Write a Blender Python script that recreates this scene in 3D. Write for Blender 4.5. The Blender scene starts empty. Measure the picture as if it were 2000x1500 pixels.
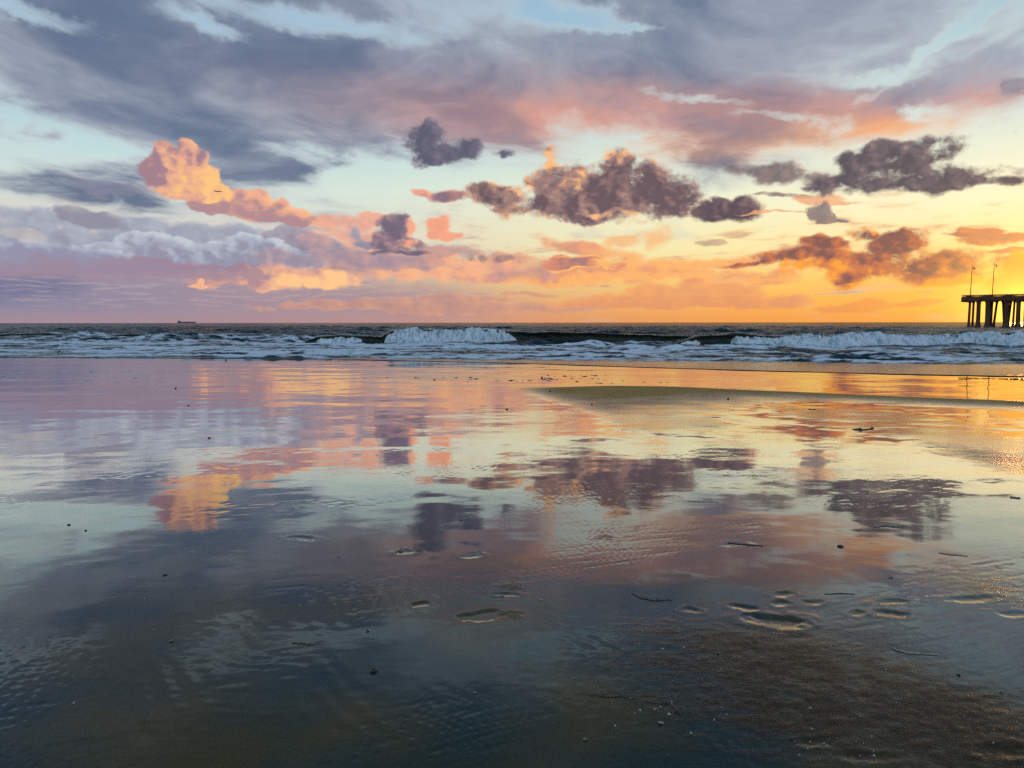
import bpy, bmesh, math, random
import numpy as np
from mathutils import Vector, Matrix

random.seed(7)
np.random.seed(7)
scene = bpy.context.scene
COL = scene.collection
R = math.radians

# ------------------------------------------------------------------ camera
CAM_H = 1.6                      # eye height over the sand at the camera
FPX = 2000 * 26.0 / 36.0         # focal length in photo pixels (26 mm equivalent)
PITCH = 4.75                     # degrees below the horizontal
cam_data = bpy.data.cameras.new('camera')
cam_data.sensor_width = 36.0
cam_data.lens = 26.0
cam_data.clip_start = 0.05
cam_data.clip_end = 80000.0
cam = bpy.data.objects.new('camera', cam_data)
COL.objects.link(cam)
cam.location = (0.0, 0.0, CAM_H)
cam.rotation_euler = (R(90.0 - PITCH), R(0.06), 0.0)
scene.camera = cam

scene.view_settings.view_transform = 'Standard'
scene.view_settings.look = 'None'
scene.view_settings.exposure = 0.0
scene.view_settings.gamma = 1.0
scene.view_settings.use_curve_mapping = False
scene.render.engine = 'CYCLES'
scene.cycles.use_denoising = False
scene.cycles.use_adaptive_sampling = True
scene.cycles.adaptive_threshold = 0.02
scene.cycles.adaptive_min_samples = 6
scene.cycles.max_bounces = 5
scene.cycles.diffuse_bounces = 2
scene.cycles.glossy_bounces = 3
scene.cycles.sample_clamp_indirect = 4.0
scene.cycles.sample_clamp_direct = 12.0


def dirpx(px, py):
    """Azimuth and elevation in degrees of a viewing direction of the photograph."""
    x = (px - 1000.0) / FPX
    y = (750.0 - py) / FPX
    c, s = math.cos(R(PITCH)), math.sin(R(PITCH))
    fy, fz = c + y * s, -s + y * c
    return math.degrees(math.atan2(x, fy)), math.degrees(math.atan2(fz, math.hypot(x, fy)))


def lin(r, g, b):
    """sRGB 0-255 to linear."""
    f = lambda v: (v / 255.0) / 12.92 if v <= 10.3 else ((v / 255.0 + 0.055) / 1.055) ** 2.4
    return (f(r), f(g), f(b))


# --------------------------------------------------------------------- sky
SUN_AZ, SUN_EL = dirpx(1992, 598)
world = bpy.data.worlds.new('World')
scene.world = world
world.use_nodes = True
NT = world.node_tree
NT.nodes.clear()


class K:
    """A node socket with arithmetic."""
    def __init__(s, k): s.k = k
    def __add__(s, o): return mth('ADD', s, o)
    __radd__ = __add__
    def __sub__(s, o): return mth('SUBTRACT', s, o)
    def __rsub__(s, o): return mth('SUBTRACT', o, s)
    def __mul__(s, o): return mth('MULTIPLY', s, o)
    __rmul__ = __mul__
    def __truediv__(s, o): return mth('DIVIDE', s, o)


def plug(nt, sock, v):
    if isinstance(v, K): nt.links.new(v.k, sock)
    elif isinstance(v, (tuple, list)) and len(v) == 3 and sock.type == 'RGBA': sock.default_value = (*v, 1.0)
    else: sock.default_value = v


def mth(op, *a, clamp=False):
    n = NT.nodes.new('ShaderNodeMath'); n.operation = op; n.use_clamp = clamp
    for i, v in enumerate(a): plug(NT, n.inputs[i], v)
    return K(n.outputs[0])


def vec(op, *a, out=0):
    n = NT.nodes.new('ShaderNodeVectorMath'); n.operation = op
    for i, v in enumerate(a): plug(NT, n.inputs['Scale'] if (op == 'SCALE' and i == 1) else n.inputs[i], v)
    return K(n.outputs['Value' if op in ('DOT_PRODUCT', 'LENGTH', 'DISTANCE') else 'Vector'])


def comb(x, y, z=0.0):
    n = NT.nodes.new('ShaderNodeCombineXYZ')
    for i, v in enumerate((x, y, z)): plug(NT, n.inputs[i], v)
    return K(n.outputs[0])


def sep(v):
    n = NT.nodes.new('ShaderNodeSeparateXYZ'); plug(NT, n.inputs[0], v)
    return [K(o) for o in n.outputs]


def sstep(x, a, b, lo=0.0, hi=1.0):
    n = NT.nodes.new('ShaderNodeMapRange'); n.interpolation_type = 'SMOOTHSTEP'
    for i, v in enumerate((x, a, b, lo, hi)): plug(NT, n.inputs[i], v)
    return K(n.outputs[0])


def mixc(f, a, b, mode='MIX'):
    n = NT.nodes.new('ShaderNodeMix'); n.data_type = 'RGBA'; n.blend_type = mode; n.clamp_factor = True
    plug(NT, n.inputs[0], f); plug(NT, n.inputs[6], a); plug(NT, n.inputs[7], b)
    return K(n.outputs[2])


def noise(v, scale, detail=5.0, rough=0.55, lac=2.0, dist=0.0, color=False, dim='3D', kind='FBM', norm=True):
    n = NT.nodes.new('ShaderNodeTexNoise'); n.noise_dimensions = dim; n.noise_type = kind
    if hasattr(n, 'normalize'): n.normalize = norm
    plug(NT, n.inputs['Vector'], v)
    for nm, x in (('Scale', scale), ('Detail', detail), ('Roughness', rough), ('Lacunarity', lac), ('Distortion', dist)):
        n.inputs[nm].default_value = x
    return K(n.outputs['Color' if color else 'Fac'])


def voro(v, scale, detail=3.0, rough=0.5, lac=2.2, smooth=0.35, dim='2D'):
    n = NT.nodes.new('ShaderNodeTexVoronoi'); n.voronoi_dimensions = dim; n.feature = 'SMOOTH_F1'; n.normalize = True
    plug(NT, n.inputs['Vector'], v)
    for nm, x in (('Scale', scale), ('Detail', detail), ('Roughness', rough), ('Lacunarity', lac), ('Smoothness', smooth)):
        n.inputs[nm].default_value = x
    return K(n.outputs['Distance'])


def ramp(f, stops):
    n = NT.nodes.new('ShaderNodeValToRGB'); plug(NT, n.inputs[0], f)
    cr = n.color_ramp; cr.interpolation = 'B_SPLINE' if len(stops) > 40 else 'EASE'
    cr.interpolation = 'LINEAR'
    while len(cr.elements) < len(stops): cr.elements.new(0.5)
    for e, (p, c) in zip(cr.elements, stops):
        e.position = p; e.color = (*c, 1.0)
    return K(n.outputs[0])


tc = NT.nodes.new('ShaderNodeTexCoord')
D = vec('NORMALIZE', K(tc.outputs['Generated']))
dx, dy, dz = sep(D)
EL = mth('ARCSINE', dz) * 57.2958
AZ = mth('ARCTAN2', dx, dy) * 57.2958
P = comb(AZ, EL, 0.0)

# shared noises on the direction (degrees)
PW = vec('MULTIPLY', P, (1.0, 1.35, 1.0))
w1 = noise(PW, 0.22, 3.0, 0.55, color=True, dim='2D')          # broad warp
w2 = noise(vec('ADD', PW, (31.0, 17.0, 0.0)), 0.9, 6.0, 0.62, color=True, dim='2D')   # wisp warp
P1 = vec('ADD', P, vec('MULTIPLY', vec('SUBTRACT', w1, (0.5, 0.5, 0.0)), (2.6, 1.8, 0.0)))
P2 = vec('ADD', P1, vec('MULTIPLY', vec('SUBTRACT', w2, (0.5, 0.5, 0.0)), (1.2, 0.9, 0.0)))
PM = vec('ADD', P, vec('SCALE', vec('SUBTRACT', P1, P), 0.75))
PB = vec('MULTIPLY', vec('ADD', P, vec('SCALE', vec('SUBTRACT', P2, P1), 0.55)), (1.0, 1.3, 1.0))
LD = (0.45, 0.15, 0.0)                                         # a step towards the sun, degrees
bil = voro(PB, 0.55, 4.0, 0.66, smooth=0.25)                                  # cauliflower relief: 0 at bump centres
big = voro(PB, 0.55, 2.0, 0.55, smooth=0.4)
bigL = voro(vec('ADD', PB, LD), 0.55, 2.0, 0.55, smooth=0.4)
fbm = noise(PB, 0.42, 9.0, 0.58, dim='2D')
fbs = noise(PB, 0.42, 5.0, 0.5, dim='2D')
fbmL = noise(vec('ADD', PB, LD), 0.42, 5.0, 0.5, dim='2D')
RELB = (bigL - big)                                             # >0 where the bump falls away towards the sun
RELF = (fbs - fbmL)


def blobs(ells, coord, k=0.35):
    """Smooth union of ellipses given in photo pixels (cx, cy, rx, ry[, tilt]); 1 at a centre, 0 on the rim."""
    d = None
    for e in ells:
        cx, cy, rx, ry = e[:4]
        a, b = dirpx(cx, cy)
        rx, ry = rx * 1.08, ry * 1.12
        ra = abs(dirpx(cx + rx, cy)[0] - dirpx(cx - rx, cy)[0]) / 2
        rb = abs(dirpx(cx, cy + ry)[1] - dirpx(cx, cy - ry)[1]) / 2
        if len(e) > 4 and e[4]:
            t = R(e[4])                                        # clockwise in the picture
            px = comb(vec('DOT_PRODUCT', coord, (math.cos(t), -math.sin(t), 0)), vec('DOT_PRODUCT', coord, (math.sin(t), math.cos(t), 0)), 0.0)
            a, b = a * math.cos(t) - b * math.sin(t), a * math.sin(t) + b * math.cos(t)
            ra, rb = rx * 0.0385, ry * 0.0385
        else:
            px = coord
        q = vec('MULTIPLY_ADD', px, (1 / ra, 1 / rb, 0.0), (-a / ra, -b / rb, 0.0))
        di = vec('DOT_PRODUCT', q, q)
        d = di if d is None else mth('SMOOTH_MIN', d, di, k)
    return 1.0 - d


def soft(ells, coord=None):
    return sstep(blobs(ells, coord or P2, 0.5), -1.2, 0.9)


def cloud(sky, ells, shadow, mid, lit, litells=None, edge=(-0.2, 0.65), nb=0.5, nf=0.45, base=0.35, relief=1.0, gain=0.7, vg=0.0, side=0.0, opacity=1.0, base_cut=None, rim=0.28):
    """One cloud: union of ellipses broken up by billows (nb) and wisps (nf); tone from billow relief, sunlit
    places (litells), height inside the cloud (vg) and the side that faces the sun (side)."""
    h = blobs(ells, PM)
    h = mth('MAXIMUM', h, -3.0) * 0.8 + (0.50 - bil) * (nb * 2.4) + (fbm - 0.5) * (nf * 6.5) + 0.16
    if base_cut is not None:                                    # flat base at this photo row
        e0 = dirpx(1000, base_cut)[1]
        h = h - sstep(EL + (fbm - 0.5) * 0.7, e0 + 0.5, e0 - 0.5, 0.0, 1.6)
    alpha = sstep(h, edge[0], edge[1])
    if opacity != 1.0: alpha = alpha * opacity
    tone = RELB * (relief * 0.7) + RELF * (relief * 1.4) + base
    if vg or side:
        x0, x1 = min(e[0] - e[2] for e in ells), max(e[0] + e[2] for e in ells)
        y0, y1 = min(e[1] - e[3] for e in ells), max(e[1] + e[3] for e in ells)
        a0, a1 = dirpx(x0, 600)[0], dirpx(x1, 600)[0]
        b0, b1 = dirpx(1000, y1)[1], dirpx(1000, y0)[1]
        tone = tone + vec('DOT_PRODUCT', P1, (2 * side / (a1 - a0), 2 * vg / (b1 - b0), 0.0)) - (side * (a0 + a1) / (a1 - a0) + vg * (b0 + b1) / (b1 - b0))
    if litells: tone = tone + soft(litells) * gain
    tone = tone + (fbm - 0.5) * 0.30 + sstep(h, edge[0] + 0.2, edge[0] + 1.3, rim, -0.06)   # thin edges let the light through
    c = mixc(sstep(tone, 0.0, 0.6), lin(*shadow), lin(*mid))
    c = mixc(sstep(tone, 0.45, 1.15), c, lin(*lit))
    return mixc(alpha, sky, c)


# clear air: two ramps over elevation, away from and towards the sun
t_el = mth('DIVIDE', EL, 40.0, clamp=True)
away = ramp(t_el, [(0.0, lin(178, 150, 160)), (0.06, lin(188, 166, 176)), (0.16, lin(222, 214, 204)), (0.24, lin(214, 232, 226)),
                   (0.34, lin(178, 218, 228)), (0.5, lin(154, 192, 222)), (0.75, lin(138, 174, 214)), (1.0, lin(122, 158, 204))])
toward = ramp(t_el, [(0.0, lin(248, 166, 90)), (0.04, lin(252, 188, 98)), (0.08, lin(254, 218, 130)), (0.13, lin(252, 242, 180)), (0.22, lin(248, 248, 212)),
                     (0.34, lin(214, 236, 226)), (0.5, lin(168, 200, 214)), (0.75, lin(142, 176, 210)), (1.0, lin(122, 158, 202))])
sun_v = (math.sin(R(SUN_AZ)) * math.cos(R(SUN_EL)), math.cos(R(SUN_AZ)) * math.cos(R(SUN_EL)), math.sin(R(SUN_EL)))
daz = mth('ABSOLUTE', AZ - SUN_AZ)
sky = mixc(sstep(daz, 62.0, 14.0), away, toward)
nish = NT.nodes.new('ShaderNodeTexSky'); nish.sky_type = 'NISHITA'; nish.sun_disc = False
nish.sun_elevation = R(max(SUN_EL, 1.0)); nish.sun_rotation = R(SUN_AZ)
nish.altitude = 0.0; nish.air_density = 1.2; nish.dust_density = 2.0; nish.ozone_density = 2.0
sky = vec('MULTIPLY_ADD', K(nish.outputs[0]), (0.03, 0.03, 0.03), vec('SCALE', sky, 0.92))

# glow round the sun
cosd = vec('DOT_PRODUCT', D, sun_v)
ang = mth('ARCCOSINE', mth('MINIMUM', cosd, 0.999999)) * 57.2958
glow = mth('EXPONENT', ang * -0.33)
glow2 = mth('EXPONENT', ang * -0.5)

sky = mixc(mth('EXPONENT', ang * -0.075) * sstep(EL, 9.0, 0.5) * 0.95, sky, (1.0, 0.47, 0.06))

# the high sheet: noise on a flat layer overhead, so that its streaks run together towards the horizon
s_ = mth('DIVIDE', 1.0, mth('MAXIMUM', dz, 0.0) + 0.09)
UV = comb(dx * s_, dy * s_, 0.0)
UVr = comb(vec('DOT_PRODUCT', UV, (0.94, -0.34, 0)), vec('DOT_PRODUCT', UV, (0.24, 0.66, 0)), 0.0)
uw = noise(UVr, 0.9, 4.0, 0.55, color=True, dim='2D')
UVd = vec('ADD', UVr, vec('MULTIPLY', vec('SUBTRACT', uw, (0.5, 0.5, 0)), (0.75, 0.6, 0)))
sh1 = noise(UVd, 1.05, 7.0, 0.53, dim='2D')
sh2 = noise(vec('ADD', UVd, (7.3, 2.9, 0)), 3.4, 7.0, 0.6, dim='2D')
s2_ = mth('DIVIDE', 1.0, mth('MAXIMUM', dz, 0.0) + 0.045)
scud = noise(vec('ADD', vec('MULTIPLY', comb(dx * s2_, dy * s2_, 0.0), (1.0, 0.75, 1.0)), vec('MULTIPLY', uw, (0.5, 0.5, 0.0))), 2.1, 7.0, 0.58, dim='2D')


def wide(ells):
    return mth('EXPONENT', (blobs(ells, P2, 0.6) - 1.0) * 0.5)


cov = ramp(mth('DIVIDE', EL, 40.0, clamp=True), [(0.0, (0, 0, 0)), (0.19, (0.0, 0, 0)), (0.27, (0.30, 0, 0)), (0.35, (0.86, 0, 0)), (0.5, (0.92, 0, 0)), (1.0, (0.92, 0, 0))])
cov = sep(cov)[0]
cov = cov + 0.36 * wide([(150, 328, 300, 20, 6), (560, 340, 150, 16, 8), (120, 385, 240, 12, 4)])
cov = cov - 0.42 * wide([(80, 240, 110, 20, 18), (10, 300, 90, 20)])
cov = cov + 0.30 * wide([(170, 290, 150, 10, 10), (60, 350, 160, 10, 4)])
cov = cov - 0.62 * wide([(600, 40, 150, 16, 3), (420, 55, 70, 12, 10), (60, 20, 120, 12, 8)])
cov = cov - 0.80 * wide([(1130, 35, 70, 14, 12), (1230, 58, 40, 10)])
cov = cov - 0.66 * wide([(1850, 75, 100, 7, -35), (1730, 155, 60, 14), (1790, 205, 30, 12)])
cov = cov + 0.34 * wide([(1860, 190, 150, 60), (1800, 250, 150, 26)])
cov = cov - 0.50 * wide([(1370, 190, 100, 7, 10), (1520, 228, 70, 7, 12)])
cov = cov - 0.28 * wide([(430, 250, 140, 8, 14), (640, 300, 110, 6, 12)])
cov = cov - 0.60 * wide([(1985, 320, 40, 20), (720, 350, 90, 14)])
cov = cov + 0.34 * wide([(260, 300, 330, 44, 6), (480, 270, 200, 30, 8)])
cov = cov - 0.9 * sstep(dy, 0.2, -0.3)
cov = cov + 0.25 * wide([(1300, 110, 300, 50), (800, 180, 260, 40)])
sh = cov + (sh1 - 0.5) * 1.9 + (sh2 - 0.5) * 0.75
a_sh = sstep(sh, 0.12, 0.92)
tone = sstep(sh1 * 0.74 + sh2 * 0.28, 0.38, 0.66)
c_sh = mixc(tone, lin(166, 172, 186), lin(98, 112, 140))
pink = wide([(1100, 235, 260, 34, 4), (1450, 215, 260, 26, 8), (1800, 240, 180, 34)])
c_sh = mixc(pink * (0.40 + 0.6 * (1.0 - tone)), c_sh, lin(222, 150, 130))
orng = wide([(1540, 288, 130, 18, 4), (1270, 302, 120, 22), (1740, 262, 140, 16, 6)])
c_sh = mixc(orng * (0.4 + 0.6 * (1.0 - tone)), c_sh, lin(252, 176, 112))
top = sstep(EL, 17.0, 27.0)
c_sh = mixc(top * 0.45, c_sh, lin(94, 116, 142))
c_sh = mixc(sstep(EL, 21.0, 34.0) * 0.6, c_sh, lin(54, 78, 80))
c_sh = mixc(sstep(sh, 0.90, 0.3) * 0.65, c_sh, lin(226, 232, 230))
sky = mixc(a_sh * 0.96, sky, c_sh)

def zone(sky, x0, x1, y0, y1, name):
    """A node group with the low clouds whose reach meets the zone (in photo pixels)."""
    global NT, P, P1, P2, PM, EL, AZ, bil, fbm, RELB, RELF, scud
    outer = dict(P=P, P1=P1, P2=P2, PM=PM, EL=EL, AZ=AZ, bil=bil, fbm=fbm, RELB=RELB, RELF=RELF, scud=scud, sky=sky)
    top_tree = NT
    NT = bpy.data.node_groups.new(name, 'ShaderNodeTree')
    gi = NT.nodes.new('NodeGroupInput'); go = NT.nodes.new('NodeGroupOutput')
    for k, v in outer.items():
        NT.interface.new_socket(k, in_out='INPUT', socket_type={'VALUE': 'NodeSocketFloat', 'VECTOR': 'NodeSocketVector', 'RGBA': 'NodeSocketColor'}[v.k.type])
    NT.interface.new_socket('sky', in_out='OUTPUT', socket_type='NodeSocketColor')
    ins = {k: K(gi.outputs[i]) for i, k in enumerate(outer)}
    globals().update({k: v for k, v in ins.items() if k != 'sky'})

    def put(sky, ells, *a, **k):
        m = lambda r: 30 + 0.4 * r
        if min(e[0] - e[2] - m(e[2]) for e in ells) > x1 or max(e[0] + e[2] + m(e[2]) for e in ells) < x0: return sky
        ry = lambda e: e[3] + (abs(e[2] * math.sin(R(e[4]))) if len(e) > 4 else 0)
        if min(e[1] - ry(e) - m(ry(e)) for e in ells) > y1 or max(e[1] + ry(e) + m(ry(e)) for e in ells) < y0: return sky
        return cloud(sky, ells, *a, **k)
    c = low_clouds(ins['sky'], put)
    NT.links.new(c.k, go.inputs[0])
    g = NT
    NT = top_tree
    globals().update({k: v for k, v in outer.items() if k != 'sky'})
    n = NT.nodes.new('ShaderNodeGroup'); n.node_tree = g
    for i, v in enumerate(outer.values()): NT.links.new(v.k, n.inputs[i])
    return K(n.outputs[0])


def low_clouds(sky, put):
    # rain haze low on the left and the dim band along the horizon
    mauve = soft([(60, 590, 620, 70), (500, 600, 420, 50), (-500, 560, 500, 120)], P1)
    sky = mixc(mauve * 0.85, sky, mixc(sstep(AZ, -36.0, -14.0), lin(134, 134, 160), lin(164, 142, 154)))
    sky = mixc(soft([(10, 556, 130, 22), (-200, 560, 240, 34)]) * 0.75, sky, lin(114, 116, 148))
    sky = mixc(sstep(EL, 1.3, 0.0) * 0.6, sky, mixc(sstep(AZ, -25.0, 25.0), lin(176, 142, 146), lin(248, 160, 78)))

    # thin broken layer all along the horizon
    sl = sstep(EL, 0.2, 2.0) * sstep(EL, 11.5, 6.0)
    sa = sstep(scud, 0.50, 0.74) * sl
    warm = sstep(AZ, -22.0, 22.0)
    sc = mixc(sstep(scud, 0.55, 0.75), mixc(warm, lin(216, 190, 186), lin(255, 196, 128)), mixc(warm, lin(160, 150, 170), lin(206, 140, 116)))
    sky = mixc(sa * 0.62, sky, sc)
    # low banks, back to front
    sky = put(sky, [(1340, 590, 220, 13), (1390, 566, 80, 15), (1510, 592, 50, 12), (1180, 598, 90, 8), (1285, 572, 50, 10)], (226, 148, 110), (240, 158, 106), (252, 182, 112), nf=0.3, vg=0.3, opacity=0.75, base_cut=608)
    sky = put(sky, [(1720, 596, 100, 7), (1650, 600, 60, 6), (1800, 594, 50, 5)], (228, 142, 88), (240, 152, 86), (252, 176, 90), opacity=0.6)
    sky = put(sky, [(780, 598, 260, 9), (1040, 574, 46, 5), (960, 604, 200, 6), (880, 584, 120, 5)], (190, 142, 132), (216, 156, 130), (245, 186, 142), opacity=0.7, nf=0.35)
    sky = put(sky, [(1190, 528, 280, 20, 3), (1060, 542, 200, 12), (1430, 512, 200, 10, -6), (1160, 490, 110, 14, 12)], (198, 140, 122), (236, 150, 112), (254, 178, 108),
              litells=[(1330, 500, 150, 34), (1200, 548, 320, 8)], edge=(-0.3, 0.9), opacity=0.85, nf=0.4, base=0.42)
    sky = put(sky, [(1285, 462, 36, 20), (1225, 470, 30, 12)], (246, 178, 122), (250, 186, 118), (255, 200, 124), edge=(-0.3, 1.1), opacity=0.75)
    sky = put(sky, [(790, 520, 240, 24), (560, 536, 170, 20), (930, 528, 120, 20), (850, 495, 90, 14)], (172, 142, 150), (212, 158, 146), (250, 182, 140),
              litells=[(700, 552, 160, 10), (930, 520, 60, 14), (820, 540, 120, 8)], edge=(-0.3, 0.8), nf=0.45, base=0.34, opacity=0.9)
    # bluish cumulus bank at the left, in overlapping rows
    sky = put(sky, [(330, 450, 280, 16, 3), (120, 470, 260, 30), (-140, 450, 220, 50)], (142, 146, 168), (162, 168, 186), (192, 200, 210), base=0.45, nf=0.4, edge=(-0.2, 0.8), opacity=0.9)
    sky = put(sky, [(570, 462, 40, 20), (610, 480, 44, 16), (545, 480, 40, 22)], (146, 138, 156), (166, 158, 172), (192, 186, 194), vg=0.35, base=0.4, nb=0.6, nf=0.15, edge=(0.0, 0.35))
    sky = put(sky, [(330, 486, 60, 24), (270, 480, 44, 22), (410, 494, 60, 20), (470, 488, 40, 24), (215, 496, 60, 20), (530, 500, 60, 22), (380, 506, 200, 18)], (150, 150, 170), (174, 178, 194), (198, 204, 212),
              vg=0.45, base=0.42, nb=0.65, nf=0.12, relief=1.6, edge=(0.0, 0.32))
    sky = put(sky, [(60, 500, 110, 20), (150, 506, 90, 20), (-60, 500, 120, 26), (250, 516, 110, 14)], (150, 148, 172), (170, 174, 192), (198, 204, 214), vg=0.6, base=0.42, nb=0.6, nf=0.15, relief=1.2, edge=(-0.1, 0.5))
    sky = mixc(soft([(300, 530, 330, 14), (60, 528, 200, 12)]) * 0.75, sky, lin(158, 136, 154))
    sky = mixc(soft([(400, 519, 140, 4, 2)]) * 0.6, sky, lin(170, 128, 144))
    sky = put(sky, [(560, 538, 80, 18), (640, 546, 46, 15), (530, 552, 50, 10)], (178, 144, 150), (236, 176, 148), (255, 202, 144), litells=[(590, 550, 60, 12), (650, 545, 24, 12)], side=0.25, base=0.32, relief=1.4, nf=0.25, edge=(-0.1, 0.6))
    sky = put(sky, [(170, 422, 44, 15, 12), (200, 436, 24, 9), (140, 416, 24, 10)], (148, 146, 162), (172, 168, 178), (204, 194, 192), nf=0.25, vg=0.3, side=0.2, edge=(-0.1, 0.5))
    sky = put(sky, [(52, 462, 30, 9, 12)], (178, 174, 180), (196, 190, 188), (208, 198, 192), nf=0.3, edge=(-0.2, 0.9), opacity=0.8)
    sky = put(sky, [(390, 559, 19, 4), (394, 553, 8, 6)], (240, 170, 140), (252, 188, 150), (255, 206, 160), nf=0.15, nb=0.2, edge=(-0.2, 0.7))
    # rosy chain in the middle
    sky = put(sky, [(700, 440, 40, 12), (648, 432, 34, 13), (720, 428, 20, 12), (700, 466, 60, 18)], (206, 154, 148), (240, 172, 146), (252, 190, 146), edge=(-0.3, 0.8), base=0.5, nf=0.4, opacity=0.9)
    sky = put(sky, [(694, 462, 16, 16), (700, 474, 22, 9)], (150, 144, 162), (170, 160, 172), (200, 180, 180), nf=0.6, vg=0.3, edge=(-0.3, 0.8))
    sky = put(sky, [(775, 445, 28, 20), (778, 474, 40, 17), (760, 462, 26, 16), (770, 494, 56, 5)], (118, 106, 124), (158, 130, 140), (248, 172, 138), litells=[(806, 438, 14, 16), (796, 472, 22, 7)], base=0.22, gain=0.8, nf=0.45, nb=0.6, relief=1.6, edge=(-0.2, 0.6))
    sky = put(sky, [(856, 436, 20, 13), (884, 458, 14, 7), (850, 452, 18, 8)], (238, 162, 136), (246, 170, 136), (253, 194, 144), nf=0.7, base=0.4, edge=(-0.3, 0.8))
    sky = put(sky, [(1120, 516, 56, 11), (1195, 524, 28, 7), (1090, 506, 20, 9), (1160, 512, 18, 9)], (172, 128, 126), (224, 146, 116), (255, 192, 116), litells=[(1190, 520, 34, 9), (1150, 502, 60, 4), (1140, 530, 70, 3)], nf=0.25, nb=0.6, base=0.28)
    sky = put(sky, [(940, 505, 10, 7), (985, 506, 14, 4), (910, 504, 16, 5)], (146, 124, 126), (170, 136, 130), (220, 160, 130), nf=0.7, edge=(-0.4, 1.0), opacity=0.85)
    sky = put(sky, [(560, 505, 60, 12), (660, 498, 60, 14), (730, 508, 70, 12), (620, 470, 30, 10)], (160, 142, 158), (196, 160, 160), (244, 184, 152), base=0.3, vg=0.2, nf=0.5, edge=(-0.3, 0.9), opacity=0.8)
    # the tall sunlit cumulus and its tail
    sky = put(sky, [(520, 416, 60, 16), (578, 424, 26, 14), (470, 388, 20, 20), (502, 388, 22, 18), (425, 402, 44, 14), (545, 404, 20, 16), (600, 432, 20, 10)], (180, 142, 146), (232, 170, 146), (254, 192, 144),
              litells=[(505, 380, 30, 8), (580, 414, 34, 8)], base=0.22, vg=0.35, side=0.12, gain=0.4, nf=0.2, nb=0.6, relief=1.3, edge=(-0.05, 0.35))
    sky = put(sky, [(345, 352, 56, 28, 12), (314, 296, 20, 20), (366, 304, 26, 26), (306, 330, 28, 30), (402, 354, 34, 30), (390, 384, 50, 12), (426, 372, 22, 16), (345, 330, 46, 34)], (164, 130, 142), (232, 172, 146), (255, 200, 130),
              litells=[(395, 345, 36, 34), (365, 378, 60, 10)], side=0.42, base=0.38, gain=0.30, nf=0.15, nb=0.5, relief=1.7, edge=(-0.06, 0.38), rim=0.12)
    # dark clouds across the middle and the right
    sky = put(sky, [(826, 272, 40, 32), (880, 298, 54, 22), (915, 282, 30, 18), (972, 300, 22, 8), (850, 304, 46, 20)], (96, 96, 116), (124, 116, 132), (180, 168, 174), nf=0.8, nb=0.3, edge=(-0.3, 0.8), base=0.25)
    sky = put(sky, [(865, 386, 44, 9), (815, 380, 18, 7)], (140, 116, 128), (206, 146, 136), (250, 174, 144), litells=[(813, 380, 18, 8), (885, 374, 24, 5), (845, 398, 30, 3)], nf=0.5, nb=0.3, base=0.2, edge=(-0.2, 0.8))
    sky = put(sky, [(1170, 376, 104, 42), (1265, 378, 74, 40), (1100, 356, 52, 38), (975, 378, 54, 16), (1060, 400, 70, 20), (1202, 322, 30, 26), (1075, 314, 15, 22), (1150, 416, 64, 16), (1300, 396, 54, 22), (1130, 400, 110, 26)],
              (110, 92, 98), (160, 128, 124), (253, 190, 132), litells=[(1076, 306, 14, 14), (1195, 306, 30, 12), (1115, 350, 26, 20), (1020, 362, 18, 8), (1190, 420, 50, 5)],
              nf=0.55, nb=0.5, base=0.24, side=-0.14, gain=0.60, relief=1.6, edge=(-0.25, 0.7), rim=0.45)
    sky = put(sky, [(1415, 412, 54, 16), (1370, 408, 28, 10), (1445, 400, 28, 14), (1400, 396, 22, 10)], (98, 84, 92), (132, 108, 110), (206, 160, 138), nf=0.6, nb=0.45, base=0.28, vg=0.1, relief=1.6, edge=(-0.35, 0.85), rim=0.42)
    sky = put(sky, [(1475, 336, 64, 12, 4), (1520, 350, 44, 12), (1540, 380, 46, 5), (1600, 348, 40, 14)], (112, 98, 104), (150, 126, 124), (236, 180, 146), nf=0.6, nb=0.3, edge=(-0.3, 1.0), base=0.3, opacity=0.92)
    sky = put(sky, [(1600, 386, 44, 6, 8), (1520, 412, 60, 2), (1640, 396, 30, 3)], (232, 160, 122), (244, 174, 124), (250, 188, 124), nf=0.4, edge=(-0.3, 1.0), opacity=0.8)
    sky = put(sky, [(1760, 326, 96, 34), (1690, 330, 56, 26), (1850, 350, 80, 20), (1640, 352, 54, 14), (1930, 358, 56, 10), (1790, 294, 50, 20), (1740, 300, 50, 20), (1640, 312, 22, 14), (1780, 355, 130, 16)], (98, 90, 97), (130, 114, 117), (206, 172, 154), nf=0.65, nb=0.45, base=0.30, vg=0.1, relief=1.6, edge=(-0.35, 0.85), rim=0.42)
    sky = put(sky, [(1985, 172, 30, 14)], (116, 124, 144), (134, 138, 154), (160, 160, 170), nf=1.0, edge=(-0.4, 1.0), opacity=0.6)
    sky = put(sky, [(1606, 416, 12, 12, 20), (1634, 436, 26, 4), (1618, 428, 14, 8)], (130, 114, 118), (150, 130, 126), (200, 160, 140), nf=1.0, nb=0.9, edge=(-0.3, 0.9), relief=1.8, rim=0.5, opacity=0.9)
    sky = put(sky, [(1390, 474, 26, 5)], (180, 150, 138), (204, 164, 140), (230, 180, 140), nf=0.5, edge=(-0.3, 1.0), opacity=0.7)
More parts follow.
